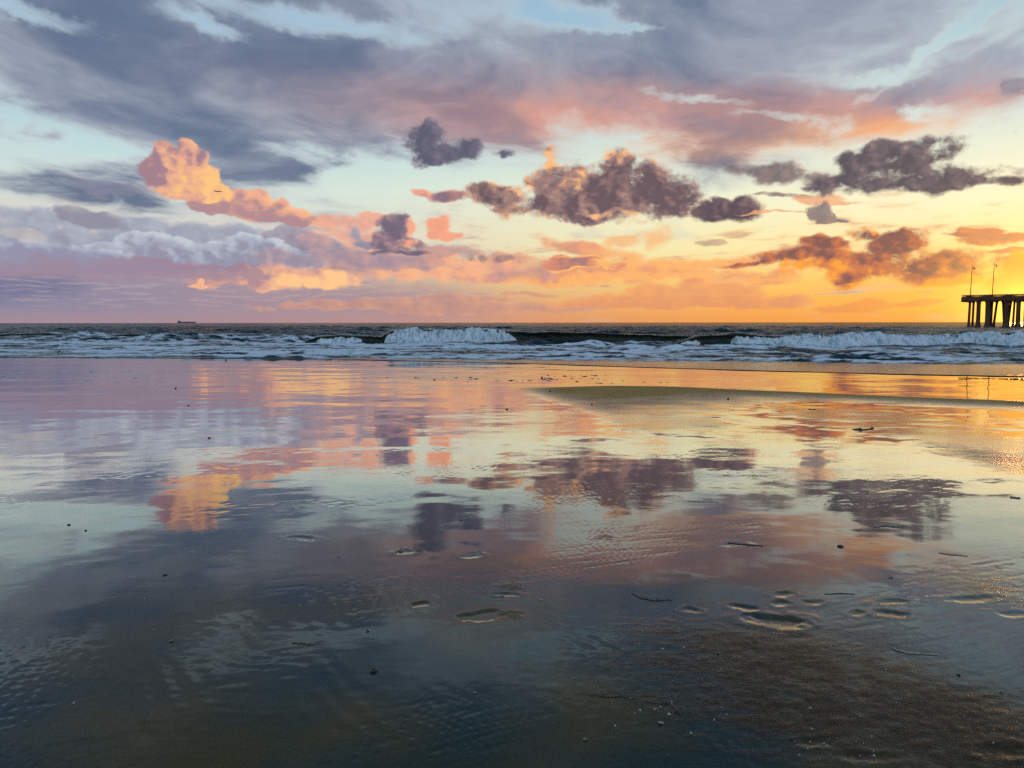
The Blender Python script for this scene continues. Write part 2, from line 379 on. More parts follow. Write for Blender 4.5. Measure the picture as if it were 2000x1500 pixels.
    # heavy low cloud near the sun
    sky = put(sky, [(1700, 512, 130, 20), (1560, 500, 80, 12), (1840, 524, 100, 26), (1745, 474, 56, 24), (1690, 458, 34, 12), (1650, 540, 34, 20), (1480, 508, 70, 5, -8), (1890, 548, 80, 12), (1610, 480, 40, 12)],
              (138, 96, 90), (204, 122, 86), (255, 166, 70), litells=[(1600, 528, 70, 14), (1700, 446, 40, 4), (1780, 562, 160, 7), (1890, 556, 90, 8)], nf=0.5, nb=0.55, base=0.24, vg=-0.15, gain=0.6, relief=1.6, edge=(-0.25, 0.8), rim=0.42)
    sky = put(sky, [(1960, 468, 90, 10), (1915, 454, 46, 8), (1990, 492, 60, 4), (1880, 462, 40, 4)], (190, 128, 104), (228, 144, 98), (255, 182, 94), nf=0.5, base=0.3, edge=(-0.2, 0.8))
    sky = put(sky, [(1990, 560, 66, 18), (2090, 540, 120, 44)], (226, 124, 66), (242, 142, 66), (255, 168, 68), nf=0.3, base=0.45, edge=(-0.1, 0.5))
    return sky


def sunglow(sky):
    g = vec('SCALE', comb(1.0, 0.42, 0.03), glow * 0.25)
    g = vec('ADD', g, vec('SCALE', comb(1.0, 0.62, 0.08), glow2 * 1.7))
    return vec('ADD', sky, g)


BG_STRENGTH = 0.1


def bgnode(c):
    n = NT.nodes.new('ShaderNodeBackground'); n.inputs['Strength'].default_value = BG_STRENGTH
    NT.links.new(vec('SCALE', c, 1.0 / BG_STRENGTH).k, n.inputs['Color'])
    return n.outputs[0]


def mixs(f, a, b):
    n = NT.nodes.new('ShaderNodeMixShader'); NT.links.new(f.k, n.inputs[0]); NT.links.new(a, n.inputs[1]); NT.links.new(b, n.inputs[2])
    return n.outputs[0]


# the sky is evaluated in zones only to save work: high up there is nothing but the sheet
high = bgnode(sunglow(sky))
YS, XS = 478, (640, 1330)
rows = []
for y0, y1, nm in ((YS, 700, 'low'), (-100, YS, 'mid')):
    z = [bgnode(sunglow(zone(sky, xa, xb, y0, y1, '%s_clouds_%d' % (nm, i)))) for i, (xa, xb) in enumerate(((-9e3, XS[0]), XS, (XS[1], 9e3)))]
    r = mixs(mth('GREATER_THAN', AZ, dirpx(XS[0], 600)[0]), z[0], mixs(mth('GREATER_THAN', AZ, dirpx(XS[1], 600)[0]), z[1], z[2]))
    rows.append(r)
low = mixs(mth('GREATER_THAN', EL, dirpx(1000, YS)[1]), rows[0], rows[1])
wo = NT.nodes.new('ShaderNodeOutputWorld')
NT.links.new(mixs(mth('GREATER_THAN', EL, 17.5), low, high), wo.inputs['Surface'])
world.cycles.sampling_method = 'MANUAL'; world.cycles.sample_map_resolution = 512

sun_data = bpy.data.lights.new('sun', 'SUN')
sun_data.energy = 0.14; sun_data.angle = R(1.5); sun_data.color = (1.0, 0.42, 0.12)
sun = bpy.data.objects.new('sun', sun_data); COL.objects.link(sun)
sun.rotation_euler = Vector(sun_v).to_track_quat('Z', 'Y').to_euler()

# ------------------------------------------------------------ helpers
def tag(o, label=None, cat=None, group=None, kind=None):
    if label: o['label'] = label
    if cat: o['category'] = cat
    if group: o['group'] = group
    if kind: o['kind'] = kind
    return o


def link(o, parent=None):
    COL.objects.link(o)
    if parent is not None: o.parent = parent
    return o


def empty(name, loc=(0, 0, 0), rz=0.0):
    o = bpy.data.objects.new(name, None); o.empty_display_size = 0.2
    o.location = loc; o.rotation_euler = (0, 0, rz)
    return link(o)


def np_mesh(name, verts, quads, mat=None, parent=None, smooth=True, attrs=None, tris=None):
    me = bpy.data.meshes.new(name)
    verts = np.asarray(verts, dtype=np.float32)
    nq = 0 if quads is None else len(quads)
    ntr = 0 if tris is None else len(tris)
    me.vertices.add(len(verts)); me.vertices.foreach_set('co', verts.ravel())
    loops = np.concatenate([np.asarray(a, dtype=np.int32).ravel() for a in (quads, tris) if a is not None and len(a)])
    me.loops.add(len(loops)); me.loops.foreach_set('vertex_index', loops)
    me.polygons.add(nq + ntr)
    starts = np.concatenate([np.arange(nq) * 4, nq * 4 + np.arange(ntr) * 3]).astype(np.int32)
    me.polygons.foreach_set('loop_start', starts)
    me.update(calc_edges=True)
    if smooth: me.polygons.foreach_set('use_smooth', np.ones(nq + ntr, dtype=bool))
    for k, v in (attrs or {}).items():
        a = me.attributes.new(k, 'FLOAT', 'POINT'); a.data.foreach_set('value', np.asarray(v, dtype=np.float32).ravel())
    me.validate()
    if mat: me.materials.append(mat)
    o = bpy.data.objects.new(name, me)
    return link(o, parent)


def grid_quads(nr, nc, wrap=False):
    i = np.arange(nr - 1)[:, None]; j = np.arange(nc if wrap else nc - 1)[None, :]
    j2 = (j + 1) % nc
    a = i * nc + j; b = i * nc + j2; c = (i + 1) * nc + j2; d = (i + 1) * nc + j
    return np.stack([a, b, c, d], -1).reshape(-1, 4)


def bm_obj(name, bm, mat, parent=None, smooth=False):
    me = bpy.data.meshes.new(name); bm.normal_update(); bm.to_mesh(me); bm.free()
    if smooth: me.polygons.foreach_set('use_smooth', [True] * len(me.polygons))
    me.materials.append(mat)
    return link(bpy.data.objects.new(name, me), parent)


def add_box(bm, c, s, rot=None):
    m = Matrix.Translation(c) @ (rot.to_4x4() if rot else Matrix()) @ Matrix.Diagonal((*s, 1.0))
    return bmesh.ops.create_cube(bm, size=1.0, matrix=m)['verts']


def add_cone(bm, p, q, r0, r1, seg=10, caps=True):
    p, q = Vector(p), Vector(q); d = q - p
    m = Matrix.Translation((p + q) / 2) @ d.to_track_quat('Z', 'Y').to_matrix().to_4x4()
    return bmesh.ops.create_cone(bm, cap_ends=caps, segments=seg, radius1=r0, radius2=r1, depth=d.length, matrix=m)['verts']


def add_tube(bm, pts, rads, seg=8):
    pts = [Vector(p) for p in pts]; rings = []
    for i, p in enumerate(pts):
        t = (pts[min(i + 1, len(pts) - 1)] - pts[max(i - 1, 0)]).normalized()
        u = t.cross(Vector((0, 0, 1)) if abs(t.z) < 0.9 else Vector((1, 0, 0))).normalized(); v = t.cross(u)
        rings.append([bm.verts.new(p + (u * math.cos(2 * math.pi * k / seg) + v * math.sin(2 * math.pi * k / seg)) * rads[i]) for k in range(seg)])
    for a, b in zip(rings, rings[1:]):
        for k in range(seg): bm.faces.new((a[k], a[(k + 1) % seg], b[(k + 1) % seg], b[k]))
    bm.faces.new(rings[0][::-1]); bm.faces.new(rings[-1])


_perm = np.random.RandomState(3).permutation(1024)
_grad = np.random.RandomState(4).uniform(0, 2 * np.pi, 1024)


def perlin(x, y, seed=0):
    xi, yi = np.floor(x).astype(np.int64), np.floor(y).astype(np.int64)
    xf, yf = x - xi, y - yi
    u, v = xf * xf * xf * (xf * (xf * 6 - 15) + 10), yf * yf * yf * (yf * (yf * 6 - 15) + 10)

    def g(ix, iy, fx, fy):
        a = _grad[_perm[(_perm[(ix + seed * 37) & 1023] + iy) & 1023]]
        return np.cos(a) * fx + np.sin(a) * fy
    n00, n10 = g(xi, yi, xf, yf), g(xi + 1, yi, xf - 1, yf)
    n01, n11 = g(xi, yi + 1, xf, yf - 1), g(xi + 1, yi + 1, xf - 1, yf - 1)
    return ((n00 + u * (n10 - n00)) * (1 - v) + (n01 + u * (n11 - n01)) * v) * 1.4


def nfbm(x, y, oct=4, seed=0, rough=0.5):
    s, a, f = 0.0, 1.0, 1.0
    for o in range(oct):
        s = s + a * perlin(x * f + 13.7 * o, y * f - 7.1 * o, seed + o); a *= rough; f *= 2.03
    return s


def nstep(x, a, b):
    t = np.clip((x - a) / (b - a), 0, 1)
    return t * t * (3 - 2 * t)


# ------------------------------------------------------------ lie of the land
def beach_profile(y):
    """Height of the sloping beach along the view axis: steeper near the camera, flatter by the water."""
    y = np.asarray(y, dtype=float)
    t = np.clip(y, 8.0, 30.0) - 8.0
    z = -0.0216 * np.minimum(y, 8.0) - (0.0216 * t - 0.0106 * t * t / 44.0) - 0.011 * np.maximum(y - 30.0, 0.0)
    return np.minimum(z, 0.9)


def ground_at(px, py, h=0.0):
    """Where the sight line through a photo pixel meets the beach (or a level h above it)."""
    a, e = dirpx(px, py)
    d = 1.0
    for _ in range(200):
        yy = d * math.cos(R(a))
        zt = float(beach_profile(yy)) + h
        d += (CAM_H + d * math.tan(R(e)) - zt) / (0.02 - math.tan(R(e))) * 0.6
        d = max(0.3, d)
    return d * math.sin(R(a)), d * math.cos(R(a)), float(beach_profile(d * math.cos(R(a)))) + h


def curve_px(pts):
    g = sorted((ground_at(*p)[:2] for p in pts))
    gx, gy = np.array([p[0] for p in g]), np.array([p[1] for p in g])
    return lambda x: np.interp(x, gx, gy)


shore_y = curve_px([(-250, 693), (0, 696.5), (300, 698.5), (670, 701.5), (800, 705), (1000, 709.5), (1250, 718), (1500, 725.5), (1750, 732), (2000, 737), (2350, 745)])
foam_y = curve_px([(-250, 693), (0, 697), (670, 701), (1000, 704), (1500, 707.5), (2000, 713), (2350, 718)])
SEA = float(beach_profile(shore_y(-12.0))) - 0.005


def sea_hit(px, py):
    a, e = dirpx(px, py); d = (CAM_H - SEA) / -math.tan(R(e))
    return d * math.sin(R(a)), d * math.cos(R(a))


# ------------------------------------------------------------ materials
def material(name):
    global NT
    m = bpy.data.materials.new(name); m.use_nodes = True
    NT = m.node_tree; NT.nodes.clear()
    out = NT.nodes.new('ShaderNodeOutputMaterial')
    p = NT.nodes.new('ShaderNodeBsdfPrincipled'); NT.links.new(p.outputs[0], out.inputs[0])
    return m, p, out


def setp(p, **k):
    for n, v in k.items():
        plug(NT, p.inputs[n.replace('_', ' ')], v)


def bump(h, strength=1.0, dist=0.01, normal=None):
    n = NT.nodes.new('ShaderNodeBump'); n.inputs['Strength'].default_value = strength; n.inputs['Distance'].default_value = dist
    NT.links.new(h.k, n.inputs['Height'])
    if normal: NT.links.new(normal.k, n.inputs['Normal'])
    return K(n.outputs[0])


def attr(name):
    n = NT.nodes.new('ShaderNodeAttribute'); n.attribute_name = name
    return K(n.outputs['Fac'])


def objco():
    return K(NT.nodes.new('ShaderNodeTexCoord').outputs['Object'])


def simple_mat(name, c1, c2, scale=6.0, rough=0.7, spec=0.4, bmp=0.0, stretch=(1, 1, 1), metallic=0.0):
    m, p, _ = material(name)
    co = vec('MULTIPLY', objco(), stretch)
    n = noise(co, scale, 5.0, 0.6)
    setp(p, Base_Color=mixc(sstep(n, 0.35, 0.65), c1, c2), Roughness=rough, Metallic=metallic)
    p.inputs['Specular IOR Level'].default_value = spec
    if bmp: setp(p, Normal=bump(n, 0.6, bmp))
    return m


def sand_material():
    m, p, out = material('wet_sand')
    co = objco()
    dry, damp = attr('dry'), attr('damp')
    x, y, z = sep(co)
    grain = noise(co, 170.0, 3.0, 0.7)
    patch = noise(vec('MULTIPLY', co, (0.5, 0.9, 1.0)), 1.6, 5.0, 0.6)
    fine = noise(vec('MULTIPLY', co, (12.0, 20.0, 1.0)), 1.0, 4.0, 0.55)      # wind ripples on the film of water
    mott = noise(vec('MULTIPLY', co, (2.0, 5.0, 1.0)), 3.0, 6.0, 0.65)
    dr = mth('ADD', dry + (mott - 0.5) * 0.5 * dry + (patch - 0.5) * 0.6 * dry * (1.0 - dry), 0.0, clamp=True)
    dm = sstep(damp + (mott - 0.5) * 1.3 + (patch - 0.5) * 1.1, 0.25, 0.95)
    wet_refl_c = mixc(sstep(noise(co, 0.9, 3.0, 0.5), 0.40, 0.62), (0.008, 0.036, 0.034), (0.078, 0.054, 0.008))  # teal and olive tints of the sky reflection painted into the sand colour
    damp_refl_c = mixc(grain, (0.016, 0.010, 0.005), (0.080, 0.046, 0.018))  # grainy sand colour, with the brown of the reflected cloud worked in
    dry_c = mixc(sstep(patch * 0.6 + grain * 0.4, 0.35, 0.65), (0.38, 0.200, 0.034), (0.52, 0.290, 0.060))
    c = mixc(dr, mixc(dm, wet_refl_c, damp_refl_c), dry_c)
    hgt = fine * (0.00008 + 0.00030 * sstep(patch, 0.42, 0.68)) * (1.0 - dr) + mott * (0.0012 * dm + 0.00008) + grain * (dm * 0.0010 + dr * 0.0010)
    nb_ = bump(hgt, 1.0, 1.0)
    setp(p, Base_Color=c, Roughness=0.9, Normal=nb_)
    p.inputs['Specular IOR Level'].default_value = 0.1
    # the film of water: Fresnel mirror, thinner and rougher where the sand has drained
    fr = NT.nodes.new('ShaderNodeFresnel'); fr.inputs['IOR'].default_value = 1.33; NT.links.new(nb_.k, fr.inputs['Normal'])
    gl = NT.nodes.new('ShaderNodeBsdfGlossy'); plug(NT, gl.inputs['Roughness'], 0.015 + dm * 0.20 + dr * 0.42); NT.links.new(nb_.k, gl.inputs['Normal'])
    fac = mth('MINIMUM', mth('POWER', K(fr.outputs[0]), 1.4) * (3.4 - dm * 2.2), 0.92) * (1.0 - dr * 0.95)
    NT.links.new(mixs(fac, p.outputs[0], gl.outputs[0]), out.inputs[0])
    return m


def sea_material():
    m, p, out = material('sea_water')
    co = objco()
    foam = attr('foam')
    st = noise(vec('MULTIPLY', co, (0.35, 1.1, 1.0)), 1.0, 7.0, 0.66, dist=0.6)
    st2 = noise(vec('MULTIPLY', co, (1.6, 4.0, 2.0)), 1.0, 5.0, 0.6)
    f = sstep(foam + (st - 0.5) * 1.9 + (st2 - 0.5) * 0.6, 0.42, 0.72)
    rip = noise(vec('MULTIPLY', co, (0.9, 2.2, 1.0)), 1.0, 6.0, 0.6)
    nb_ = bump(rip * attr('chop'), 1.0, 0.16)
    setp(p, Base_Color=(0.006, 0.036, 0.044), Roughness=0.9, Normal=nb_)
    p.inputs['Specular IOR Level'].default_value = 0.0
    fr = NT.nodes.new('ShaderNodeFresnel'); fr.inputs['IOR'].default_value = 1.33; NT.links.new(nb_.k, fr.inputs['Normal'])
    gl = NT.nodes.new('ShaderNodeBsdfGlossy'); gl.inputs['Roughness'].default_value = 0.10; NT.links.new(nb_.k, gl.inputs['Normal'])
    water = mixs(K(fr.outputs[0]) * attr('gloss'), p.outputs[0], gl.outputs[0])
    d = NT.nodes.new('ShaderNodeBsdfPrincipled')
    setp(d, Base_Color=mixc(sstep(st2, 0.3, 0.7), (0.74, 0.79, 0.82), (0.94, 0.95, 0.95)), Roughness=0.75, Normal=bump(st2, 1.0, 0.08))
    NT.links.new(mixs(f, water, d.outputs[0]), out.inputs[0])
    return m


def foam_material(name='wave_foam'):
    m, p, _ = material(name)
    co = objco()
    a = noise(vec('MULTIPLY', co, (2.6, 1.4, 0.8)), 1.2, 7.0, 0.7)
    setp(p, Base_Color=mixc(sstep(a, 0.36, 0.56), (0.34, 0.50, 0.52), (0.95, 0.95, 0.94)), Roughness=0.7, Normal=bump(a, 1.0, 0.14))
    p.inputs['Specular IOR Level'].default_value = 0.2
    return m


def face_material():
    m, p, _ = material('wave_face_water')
    co = objco()
    rip = noise(vec('MULTIPLY', co, (1.2, 1.0, 2.2)), 1.0, 6.0, 0.62)
    lace = noise(vec('MULTIPLY', co, (0.7, 0.7, 1.6)), 1.0, 7.0, 0.68, dist=1.2)
    f = sstep(attr('lace') + (lace - 0.5) * 1.8, 0.45, 0.7)
    setp(p, Base_Color=mixc(f, (0.030, 0.040, 0.030), (0.7, 0.72, 0.72)), Roughness=0.10 + f * 0.5, IOR=1.33, Normal=bump(rip, 1.0, 0.2))
    return m


M_SAND, M_SEA, M_FOAM, M_FACE = sand_material(), sea_material(), foam_material(), face_material()
M_CONC = simple_mat('pier_concrete', (0.11, 0.045, 0.026), (0.16, 0.07, 0.04), 0.6, 0.85)  # red of the sun's glare is mixed into the concrete colour
M_STEEL = simple_mat('painted_steel', (0.05, 0.04, 0.035), (0.08, 0.06, 0.05), 3.0, 0.5)
M_SHIP = simple_mat('ship_hazed_paint', (0.16, 0.10, 0.13), (0.2, 0.13, 0.16), 0.05, 0.6)  # lightened towards mauve: the distant haze is put into the base colour
M_PLANE = simple_mat('aircraft_paint', (0.10, 0.07, 0.06), (0.14, 0.10, 0.08), 0.3, 0.4)
M_STONE = simple_mat('dark_stone', (0.014, 0.012, 0.010), (0.04, 0.034, 0.028), 60.0, 0.35, 0.6, 0.002)
M_SHELL = simple_mat('pale_shell', (0.42, 0.36, 0.30), (0.68, 0.62, 0.54), 90.0, 0.35, 0.5, 0.0008)
M_WOOD = simple_mat('driftwood', (0.28, 0.20, 0.14), (0.52, 0.42, 0.32), 40.0, 0.5, 0.5, 0.002, (1, 6, 6))
M_KELP = simple_mat('wet_seaweed', (0.03, 0.022, 0.010), (0.09, 0.064, 0.03), 50.0, 0.2, 0.7, 0.001)

# ------------------------------------------------------------ beach
angs = np.concatenate([np.linspace(-180, -60, 25)[:-1], np.linspace(-60, -41, 14)[:-1], np.linspace(-41, 41, 700)[:-1], np.linspace(41, 60, 14)[:-1], np.linspace(60, 180, 25)[:-1]])
rads = np.concatenate([[0.05, 0.3, 0.7, 1.1], np.geomspace(1.5, 62.0, 720), np.geomspace(64.0, 900.0, 30)])
A, RR = np.meshgrid(np.radians(angs), rads)
X, Y = RR * np.sin(A), RR * np.cos(A)
Z = beach_profile(Y)
near = np.exp(-RR / 14.0)
und = nfbm(X / 5.5, Y / 3.2, 3, 11) * 0.008 * nstep(RR, 0.5, 4) + nfbm(X / 0.9, Y / 0.7, 3, 21) * 0.0012
Z = Z + und * np.where(RR > 60, 0, 1)
# low bar of firmer sand between the pools: a long lens, and thin tongues running from it to the right
top_y = curve_px([(960, 758), (1040, 757), (1200, 753), (1300, 754.5), (1500, 763), (1750, 774), (2000, 784), (2350, 800)])
bot_y = curve_px([(960, 759), (1060, 780), (1130, 800), (1230, 832), (1330, 822), (1420, 806), (1500, 789), (1600, 787), (1760, 792), (1900, 800), (2000, 806), (2350, 830)])
wob = nfbm(X / 1.3, Y / 0.9, 4, 31)
d_top, d_bot = top_y(X) - Y, Y - bot_y(X)
barw = np.maximum(top_y(X) - bot_y(X), 0.05)
dry = nstep(d_top + wob * 0.06, -0.02, 0.5) * nstep(d_bot / barw + wob * 0.10, -0.10, 0.72)
x0b = ground_at(1000, 758)[0]
dry = dry * nstep(X, x0b - 0.3, x0b + 1.6)
# fainter damp apron below the bar on the right
apx = [(1680, 815, 150, 26), (1920, 860, 170, 46), (1300, 822, 120, 22)]
for cx, cy, rx, ry in apx:
    gx, gy, _ = ground_at(cx, cy); wx = rx / FPX * gy; wy = (ground_at(cx, cy - ry)[1] - ground_at(cx, cy + ry)[1]) / 2
    q = ((X - gx) / wx) ** 2 + ((Y - gy) / wy) ** 2 + wob * 0.8
    dry = np.maximum(dry, 0.20 * nstep(q, 1.5, 0.0))
Z = Z + 0.045 * dry * nstep(d_top, -0.05, 1.2)
# rougher, drained sand at the right front, browned for the dark cloud mirrored there
damp = np.zeros_like(X)
for cx, cy, rx, ry, a in [(1560, 1350, 360, 170, 0.8), (1850, 1420, 280, 200, 0.95), (1930, 1150, 130, 50, 0.55), (1985, 905, 90, 46, 0.85), (1000, 1200, 46, 12, 0.8), (1000, 1147, 42, 11, 0.8)]:
    gx, gy, _ = ground_at(cx, cy); wx = rx / FPX * gy; wy = (ground_at(cx, cy - ry)[1] - ground_at(cx, cy + ry)[1]) / 2
    q = ((X - gx) / wx) ** 2 + ((Y - gy) / wy) ** 2
    damp = np.maximum(damp, a * np.exp(-q * 0.9))
Z = Z + damp * (nfbm(X / 0.06, Y / 0.05, 3, 41, 0.65) * 0.0020 + nfbm(X / 0.35, Y / 0.25, 2, 45) * 0.0016) * nstep(RR, 14, 5)
# ripple marks at the left front, running askew to the shore
rx_, ry_ = X * 0.80 + Y * 0.60, -X * 0.60 + Y * 0.80
wv = nfbm(X / 0.7, Y / 0.7, 3, 51)
rip = np.sin(2 * np.pi * (rx_ / 0.11 + wv * 0.22)) * np.clip(0.3 + 1.2 * perlin(X / 0.45, Y / 0.3, 57), 0, 1.2) + 0.8 * nfbm(X / 0.16, Y / 0.06, 3, 59)
rm = np.zeros_like(X)
for cx, cy, rx, ry, a in [(380, 1330, 330, 110, 1.0), (620, 1370, 260, 80, 0.8), (1180, 1270, 160, 80, 0.7), (480, 1240, 220, 60, 0.6)]:
    gx, gy, _ = ground_at(cx, cy); wx = rx / FPX * gy; wy = (ground_at(cx, cy - ry)[1] - ground_at(cx, cy + ry)[1]) / 2
    rm = np.maximum(rm, a * np.exp(-(((X - gx) / wx) ** 2 + ((Y - gy) / wy) ** 2)))
Z = Z + rip * rm * 0.0010
# fine combed drag lines left by the backwash
comb_ = np.abs(perlin((X * 0.9 + Y * 0.35) / 0.9, (-X * 0.35 + Y * 0.9) / 0.045, 61))
Z = Z - nstep(comb_, 0.12, 0.0) * 0.0016 * nstep(perlin(X / 1.7, Y / 1.1, 63), 0.0, 0.5) * nstep(RR, 16, 6)
# footprints and scour hollows: (photo x, y, length px, width px, turn, depth m)
for cx, cy, lx, ly, rot, dep in [(1515, 1212, 120, 26, 4, 0.030), (1530, 1161, 52, 10, 0, 0.020), (1452, 1186, 60, 12, -4, 0.022), (1525, 1179, 44, 11, 4, 0.022), (1585, 1176, 50, 9, 0, 0.012),
                                 (1350, 1192, 40, 10, -6, 0.016), (1745, 1177, 80, 10, 2, 0.020), (1740, 1200, 70, 14, 0, 0.024), (1675, 1199, 40, 10, 4, 0.016), (1900, 1170, 130, 12, 3, 0.022),
                                 (1975, 1200, 60, 12, 0, 0.02), (940, 1205, 120, 22, 4, 0.012), (985, 1162, 70, 8, 0, 0.010), (590, 1052, 70, 8, -4, 0.006), (920, 1086, 50, 7, 4, 0.010), (1430, 1063, 60, 8, 4, 0.008),
                                 (1180, 1050, 46, 7, -6, 0.007), (1590, 1450, 90, 20, 20, 0.016), (1690, 1480, 120, 22, 8, 0.02), (820, 1180, 50, 10, 2, 0.012), (790, 1078, 40, 8, 0, 0.014), (1960, 1470, 120, 30, 20, 0.03)]:
    gx, gy, _ = ground_at(cx, cy); L = lx / FPX * gy / 2; W = max(0.025, (ground_at(cx, cy - ly / 2)[1] - ground_at(cx, cy + ly / 2)[1]) / 2)
    W = min(W, L * 0.75); dep = min(dep * 0.38, 0.10 * W)
    c, s = math.cos(R(rot)), math.sin(R(rot))
    sel = np.nonzero((np.abs(X - gx) < 3 * L + 3 * W) & (np.abs(Y - gy) < 3 * L + 4 * W))
    XL, YL = X[sel], Y[sel]
    u, v = ((XL - gx) * c + (YL - gy) * s) / L, (-(XL - gx) * s + (YL - gy) * c) / W
    v = v + 0.35 * np.sin(u * 2.2 + cx)
    q = np.sqrt(u * u + v * v) + nfbm(XL / (0.9 * W), YL / (0.7 * W), 3, 71, 0.55) * 0.30
    Z[sel] = Z[sel] - dep * nstep(q, 1.15, 0.35) + dep * 0.30 * np.exp(-((q - 1.3) / 0.3) ** 2)
# below the water the beach keeps falling
Z = Z - 0.06 * np.maximum(Y - shore_y(X) - 1.0, 0.0)
Z = np.where(Y > 60, np.minimum(Z, SEA - 2.0), Z)
verts = np.stack([X, Y, Z], -1).reshape(-1, 3)
nr, nc = X.shape
quads = grid_quads(nr, nc, wrap=True)
tri = np.array([[(j + 1) % nc, j, len(verts)] for j in range(nc)])
verts = np.vstack([verts, [[0, 0, float(Z[0].mean())]]])
beach = np_mesh('beach', verts, quads, M_SAND, tris=tri, attrs={'dry': np.append(dry.ravel(), 0), 'damp': np.append(damp.ravel(), 0)})
tag(beach, 'wet reflective sand beach with a low brown sand bar', kind='structure')
BX, BY, BZ = X, Y, Z


def beach_z(x, y):
    """Height of the finished beach near (x, y)."""
    a, r = math.degrees(math.atan2(x, y)), math.hypot(x, y)
    j = int(np.argmin(np.abs(angs - a))); i = int(np.argmin(np.abs(rads - r)))
    return float(BZ[i, j])


# ------------------------------------------------------------ sea
angs2 = np.radians(np.concatenate([np.linspace(-80, -41, 30)[:-1], np.linspace(-41, 41, 720), np.linspace(41, 80, 30)[1:]]))
rs = np.full(angs2.shape, 40.0)
for _ in range(60):
    rs = 0.5 * rs + 0.5 * np.clip(shore_y(rs * np.sin(angs2)) / np.maximum(np.cos(angs2), 0.17), 5, 300)
g = [40.0]
while g[-1] < 460.0: g.append(g[-1] * 1.0046)
g = np.array(g) - 40.0
far_r = np.geomspace(500.0, 30000.0, 60)
off = np.concatenate([[-0.05, 0.0, 0.03, 0.08, 0.14], g[1:] + 0.05])
RN = rs[None, :] + off[:, None] * (rs[None, :] / 40.0)
RF = np.repeat((far_r * 1.6)[:, None], len(angs2), 1)
RR = np.vstack([RN, np.maximum(RF, RN[-1:] * np.geomspace(1.02, 1.5, 60)[:, None])])
X, Y = RR * np.sin(angs2)[None, :], RR * np.cos(angs2)[None, :]
t = Y - shore_y(X)
rng = np.random.RandomState(12)
chop = np.zeros_like(X)
for k in range(34):
    lam = 1.6 * (11.0 / 1.6) ** rng.rand()
    th = rng.normal(0, 0.55) + math.pi / 2
    amp = 0.017 * lam * rng.uniform(0.5, 1.2)
    ph = 2 * np.pi * ((X * math.cos(th) + Y * math.sin(th)) / lam) + rng.rand() * 6.28
    s_ = np.sin(ph); chop += amp * (s_ + 0.35 * np.cos(2 * ph)) * np.where(RR > 700, 0, 1)
grp = 0.65 + 0.6 * nfbm(X / 30.0, Y / 18.0, 2, 81)
amp = nstep(t, 4, 45) * grp * np.exp(-RR / 1500.0)
H = chop * amp
# swell lines further out
sw = np.sin(2 * np.pi * (Y + 3.0 * nfbm(X / 40.0, Y / 60.0, 2, 83)) / 27.0)
H += 0.22 * np.maximum(sw, -0.3) * nstep(RR, 95, 140) * np.exp(-RR / 900.0)
# bores of white water running up the beach
foamr = np.zeros_like(X)
tf = Y - foam_y(X)
for yb, hb, wd, sd in [(2.2, 0.16, 1.3, 1), (7.0, 0.22, 1.8, 2), (13.0, 0.26, 2.2, 3), (19.0, 0.22, 2.4, 4), (26.0, 0.2, 2.6, 5)]:
    c = yb + 1.6 * nfbm(X / 14.0, X * 0 + sd * 3.3, 3, 90 + sd) + 0.5 * nfbm(X / 2.5, X * 0 + sd, 2, 95 + sd)
    s_ = (tf - c) / wd
    prof = np.where(s_ < 0, np.exp(-(s_ / 0.22) ** 2), np.exp(-(s_ / 1.3) ** 2))
    am = 0.35 + 0.65 * nstep(perlin(X / 12.0, X * 0 + sd * 9.1, 101 + sd), -0.4, 0.4)
    H += hb * am * prof * (1 + 0.5 * nfbm(X / 0.9, Y / 0.5, 2, 110 + sd))
    foamr = np.maximum(foamr, prof * am)
lump = nfbm(X / 0.8, Y / 0.6, 3, 121)
zone = nstep(tf, 0.0, 1.2)
left_far = nstep(X / np.maximum(Y, 1), -0.10, -0.34)
reach = 31.0 + 62.0 * left_far
fo = zone * nstep(tf, reach + 12, reach - 10)
H += lump * 0.045 * fo
foam = fo * (0.50 + 0.25 * nfbm(X / 9.0, Y / 3.0, 3, 131)) + 0.45 * foamr * zone
foam *= 0.75 + 0.25 * nstep(X / np.maximum(Y, 1), 0.75, -0.1)
foam = np.maximum(foam, 0.36 * np.exp(-((t - 0.15) / 0.22) ** 2) * nstep(perlin(X / 0.7, X * 0, 141), -0.3, 0.4))
foam = np.maximum(foam, 0.20 * zone * 0 + 0.24 * nstep(perlin(X / 6.0, Y / 1.2, 145), 0.15, 0.6) * nstep(t, 0.0, 2.0) * nstep(tf, 2.0, -2.0))
Zs = SEA + H
sand_under = beach_profile(Y) - 0.06 * np.maximum(t - 1.0, 0) * 0.3
film = beach_profile(Y) + 0.012 + 0.006 * nfbm(X / 1.1, Y / 0.35, 3, 151) * nstep(t, 0.1, 1.0)
shallow = nstep(t, 9.0, 2.0)
Zs = np.maximum(Zs, film * shallow + (SEA - 1.0) * (1 - shallow))
Zs[0] = beach_profile(Y[0]) - 0.05; Zs[1] = beach_profile(Y[1]) - 0.012; Zs[2] = beach_profile(Y[2]) + 0.020; Zs[3] = beach_profile(Y[3]) + 0.026
verts = np.stack([X, Y, Zs], -1).reshape(-1, 3)
sea = np_mesh('sea', verts, grid_quads(*X.shape), M_SEA, attrs={'foam': np.clip(foam, 0, 1.2), 'gloss': 0.50 + 0.44 * nstep(tf, 3.0, -1.0), 'chop': 0.12 + 0.88 * nstep(tf, 0.0, 8.0)})
tag(sea, 'choppy dark sea with white water running onto the beach', kind='structure')

